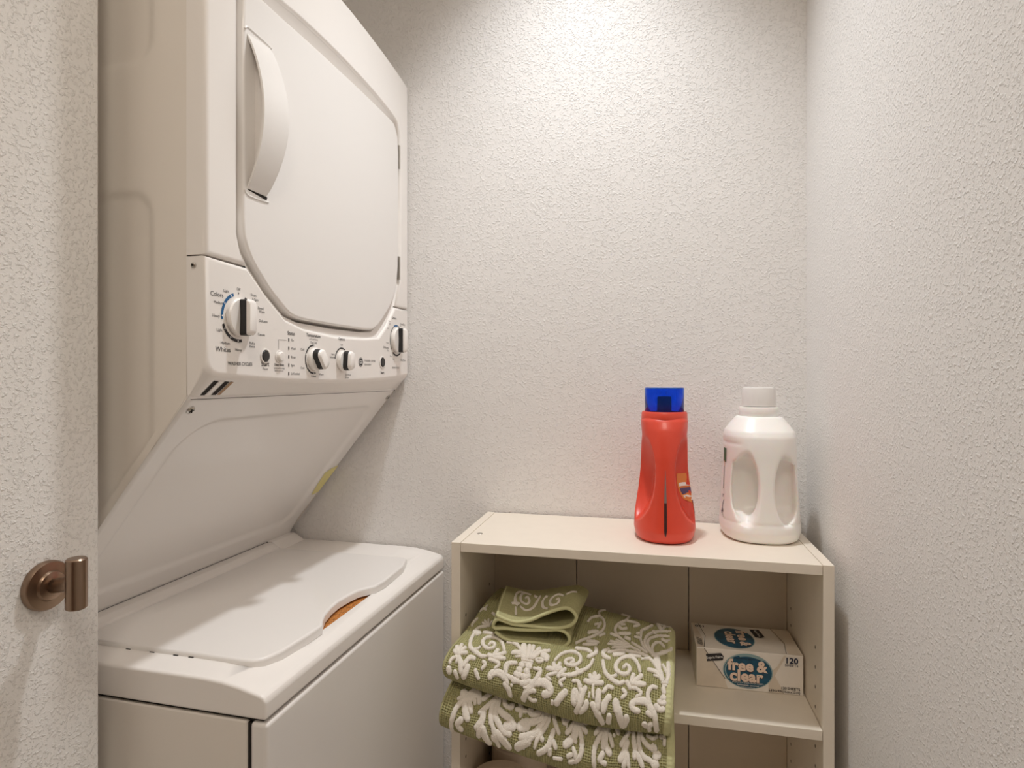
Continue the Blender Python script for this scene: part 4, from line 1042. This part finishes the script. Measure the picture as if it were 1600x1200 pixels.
MOTIF_WC = [(4.8,[(-.2176,1.0721),(-.2144,1.0818),(-.2073,1.0655),(-.2095,1.051),(-.2212,1.0588),(-.2275,1.0825),(-.2222,1.0948),(-.2079,1.0887)]),
(4.3,[(-.2349,1.0628),(-.237,1.0841),(-.233,1.0962),(-.2226,1.0966)]),
(5.4,[(-.2188,1.0354),(-.2049,1.0219),(-.195,1.034),(-.1914,1.062),(-.1883,1.0804)]),
(6.5,[(-.2362,1.0348),(-.2293,1.0432),(-.2228,1.0481)]),
(6.5,[(-.2364,1.0696),(-.23,1.0465),(-.2224,1.0346)]),
(4.3,[(-.2258,1.0271),(-.219,.9965)]),
(4.8,[(-.2007,1.0849),(-.1927,1.0758)]),
(4.8,[(-.1522,1.0419),(-.1477,1.0446),(-.1447,1.0321),(-.1492,1.0215),(-.1583,1.0259),(-.1636,1.0444),(-.1608,1.0585),(-.1505,1.0642),(-.1375,1.0502)]),
(4.8,[(-.1616,1.0093),(-.1728,1.0259),(-.1794,1.0543),(-.1756,1.0726)]),
(4.3,[(-.1768,1.0723),(-.1708,1.0666)]),
(4.3,[(-.2656,1.1159),(-.2578,1.1295),(-.2412,1.1096),(-.228,1.0973)]),
(4.3,[(-.1343,1.0542),(-.126,1.0663),(-.1155,1.072)])]
WC_FRONT = [(-0.2495, -0.4264), (-0.2312, -0.4359), (-0.2071, -0.4407), (-0.1833, -0.4437), (-0.1597, -0.4473), (-0.1386, -0.4487), (-0.1288, -0.4426), (-0.1259, -0.4336), (-0.1317, -0.4249), (-0.1445, -0.4206), (-0.1597, -0.4223), (-0.1833, -0.4229), (-0.2071, -0.4208), (-0.2312, -0.4182), (-0.2495, -0.4204), (-0.2525, -0.4136), (-0.2446, -0.4046), (-0.2312, -0.407), (-0.2167, -0.4116), (-0.1952, -0.415), (-0.1714, -0.4184), (-0.1538, -0.4189), (-0.1363, -0.4161), (-0.1224, -0.4103), (-0.1143, -0.3992), (-0.1189, -0.3892), (-0.1305, -0.3833), (-0.148, -0.3876), (-0.1714, -0.3978), (-0.1904, -0.4061), (-0.2131, -0.408), (-0.2312, -0.4035), (-0.2464, -0.3983)]

# ------------------------------------------------------------------ folded towels
def towel(name, T, motif, label, seed):
    root = empty(name, (0, 0, 0), 0, label, 'towel', 'folded green towels on the middle shelf')
    rng = np.random.default_rng(seed)
    ns, nt = 560, 640
    G = towel_grid(T, ns, nt)
    base = Vector((-.14, 1.0, SM)); root.location = base
    du = np.gradient(G, axis=0); dv = np.gradient(G, axis=1); N = np.cross(dv, du); N /= np.linalg.norm(N, axis=2, keepdims=True)
    if N[ns//2, nt//4, 2] < 0: N = -N
    W = np.zeros(3); off = np.array([base.x, base.y, base.z-H])
    uu = np.linspace(0, TW, ns)[:, None]; arc = np.concatenate([np.zeros((ns, 1)), np.cumsum(np.linalg.norm(np.diff(G, axis=1), axis=2), axis=1)], 1)
    pitch = .0039
    wob = .0006*np.sin(uu*210+arc*90)
    cell = (np.sin(PI*(uu+wob)/pitch)**2)*(np.sin(PI*(arc+wob)/pitch)**2)
    vis = int(nt*.62)
    h = -.0040*cell**.75*(np.linspace(0, 1, ns)[:, None] < .975)+rng.normal(0, .00006, cell.shape)
    S = G+N*h[..., None]
    grid_mesh('terry_ground', S[:, :vis+1]-off, M['terry_ground'], root, True)
    grid_mesh('terry_underside', G[::8, vis::6]-off, M['terry_ground'], root, True)
    # rolled ends: the profile loop shrinks towards its middle just past each end
    for i, sg in ((0, -1), (ns-1, 1)):
        C = G[i, ::5]; c0 = C[:, 1:].mean(0); L = []
        for k, (sh, dx) in enumerate(((0, 0), (.0020, .0022), (.005, .0036), (.010, .0040))):
            R = C.copy(); v = c0-C[:, 1:]; v /= np.linalg.norm(v, axis=1, keepdims=True)+1e-9
            R[:, 1:] = C[:, 1:]+v*sh; R[:, 0] = C[:, 0]+sg*dx; L.append(R-off)
        A = np.array(L); E = grid_mesh('folded_edge', A if sg > 0 else A[::-1], M['hem' if sg > 0 else 'terry_ground'], root, True)
        n_ = len(C); mesh('folded_edge', A[-1], [tuple(range(n_))], M['hem'], root)
    # light woven band along the right-hand edge
    a0 = int(ns*.966); hb = np.zeros((4, nt, 3)); 
    for k, (fi, hgt) in enumerate(((.976, .0002), (.979, .0014), (.996, .0016), (1.0, .0004))):
        q = min(ns-1, int(round(fi*(ns-1)))); hb[k] = G[q]+N[q]*(hgt+.0003*np.sin(arc[q]*900))[:, None]
    grid_mesh('hem_band', hb-off, M['hem'], root, True, 'light green woven hem')
    # raised cream terry scrolls and leaves
    VV = []; FF = []
    def surf(s, t):
        a = np.clip(s, 0, .9999)*(ns-1); b = np.clip(t, 0, .9999)*(nt-1); i = a.astype(int); j = b.astype(int); fa = (a-i)[:, None]; fb = (b-j)[:, None]
        f = lambda A: (A[i, j]*(1-fa)*(1-fb)+A[i+1, j]*fa*(1-fb)+A[i, j+1]*(1-fa)*fb+A[i+1, j+1]*fa*fb)
        return f(G), f(N)
    for w_, pts in motif:
        P = np.array(pts)*np.array([TW, TL]); wd = w_*.00112
        ln = np.linalg.norm(np.diff(P, axis=0), axis=1).sum(); n = max(6, int(ln/.0020))
        C = catmull(P, n); tg = np.gradient(C, axis=0); tg /= np.linalg.norm(tg, axis=1, keepdims=True)+1e-9; nr = np.column_stack([-tg[:, 1], tg[:, 0]])
        # rounded run-outs at both ends
        ext = wd*.30; C = np.vstack([C[:1]-tg[:1]*ext, C[:1]-tg[:1]*ext*.75, C, C[-1:]+tg[-1:]*ext*.75, C[-1:]+tg[-1:]*ext]); nr = np.vstack([nr[:1], nr[:1], nr, nr[-1:], nr[-1:]])
        k = len(C); u = np.linspace(0, 1, k)
        pr = np.full(k, 1.); pr[0] = .12; pr[1] = .5; pr[-1] = .12; pr[-2] = .5
        half = wd/2*pr*(.80+.24*np.sin(PI*u))*(1+rng.normal(0, .07, k))
        prof = [(-1.0, .0), (-.93, .55), (-.6, .92), (-.2, 1.0), (.2, 1.0), (.6, .92), (.93, .55), (1.0, .0)]
        b0 = len(VV)
        for a, hg in prof:
            q = C+nr*(half*a)[:, None]; p, n_ = surf(q[:, 0]/TW, q[:, 1]/TL)
            hgt = (.0034*hg*np.minimum(1, half/.0022)**.5*pr**.5+(rng.normal(0, .00033, k) if hg else 0)-.0006)
            VV.extend(p+n_*hgt[:, None]-off)
        m_ = len(prof)
        for a in range(m_-1):
            for i in range(k-1): FF.append((b0+a*k+i, b0+a*k+i+1, b0+(a+1)*k+i+1, b0+(a+1)*k+i))
    o = mesh('damask_motif', VV, FF, M['terry_white'], root, True, 'raised cream scroll and leaf pattern'); o['kind'] = 'stuff'
    return root
towel('bath_towel', UP, MOTIF_UP, 'green and cream damask bath towel, upper of the folded pair', 5)
towel('bath_towel', LO, MOTIF_LO, 'green and cream damask bath towel, lower one drooping over the shelf edge', 6)

# washcloth folded in two loops, lying on the upper towel; its hem shows at the front
WC = empty('washcloth', (-.19, 1.04, H-.44), 0, 'small folded green washcloth on top of the towels', 'towel', 'folded green towels on the middle shelf')
FRONT = WC_FRONT
C = catmull(np.array(FRONT), 150)
nd = 46; Gw = np.zeros((len(C), nd, 3))
xm, zm = C[:, 0].mean(), C[:, 1].mean()
for j, d in enumerate(np.linspace(0, 1, nd)):
    sq = 1-.10*d
    Gw[:, j, 0] = C[:, 0]*(1-.02*d)-.004*d+.012*d*((C[:, 0]-xm)/.07)
    Gw[:, j, 1] = .995+.110*d+.010*np.sin((C[:, 0]-xm)*30)*(1-d)
    Gw[:, j, 2] = zm+.013*d+(C[:, 1]-zm)*(1-.30*d)+.0012*np.sin(d*7+C[:, 0]*60)
offw = np.array([WC.location.x, WC.location.y, WC.location.z-H])
du = np.gradient(Gw, axis=0); dv = np.gradient(Gw, axis=1); Nw = np.cross(du, dv); Nw /= np.linalg.norm(Nw, axis=2, keepdims=True)
th = .0021
shell = np.concatenate([Gw+Nw*th, (Gw-Nw*th)[::-1]], 0)
co = grid_mesh('cloth', shell-offw, M['terry_ground'], WC, True, None, True)
tube('hem', [p-offw for p in Gw[:, 0]], .0030, M['hem'], WC, 8, 'light green overstitched hem')
tube('hem', [p-offw for p in Gw[-1]], .0026, M['hem'], WC, 8)
CT = bvh(co)
VV = []; FF = []; rng = np.random.default_rng(9)
for w_, pts in MOTIF_WC:
    P = np.array(pts); wd = w_*.00105; n = max(6, int(np.linalg.norm(np.diff(P, axis=0), axis=1).sum()/.002)); Q = catmull(P, n)
    tg = np.gradient(Q, axis=0); tg /= np.linalg.norm(tg, axis=1, keepdims=True)+1e-9; nr = np.column_stack([-tg[:, 1], tg[:, 0]]); u = np.linspace(0, 1, n)
    half = wd/2*(.35+.65*np.sin(PI*np.clip(u*.94+.03, 0, 1))**.5); rows = []
    Q = Q*.93+np.array([-.188, 1.052])*.07
    prof = [(-1, -.0002), (-.7, .0018), (0, .0024), (.7, .0018), (1, -.0002)]
    ok = True
    for a, hg in prof:
        q = Q+nr*(half*a)[:, None]; r = []
        for p in q:
            hit = CT.ray_cast(Vector((p[0]-offw[0], p[1]-offw[1], .3)), Vector((0, 0, -1)))
            if hit[0] is None or hit[1].z < .25: ok = False; break
            r.append(hit[0]+Vector((0, 0, hg)))
        if not ok: break
        rows.append(r)
    if ok:
        b0 = len(VV); VV += [v for r in rows for v in r]
        FF += [(b0+a*n+i, b0+a*n+i+1, b0+(a+1)*n+i+1, b0+(a+1)*n+i) for a in range(4) for i in range(n-1)]
if VV: mesh('damask_motif', VV, FF, M['terry_white'], WC, True, 'raised cream scroll pattern')['kind'] = 'stuff'
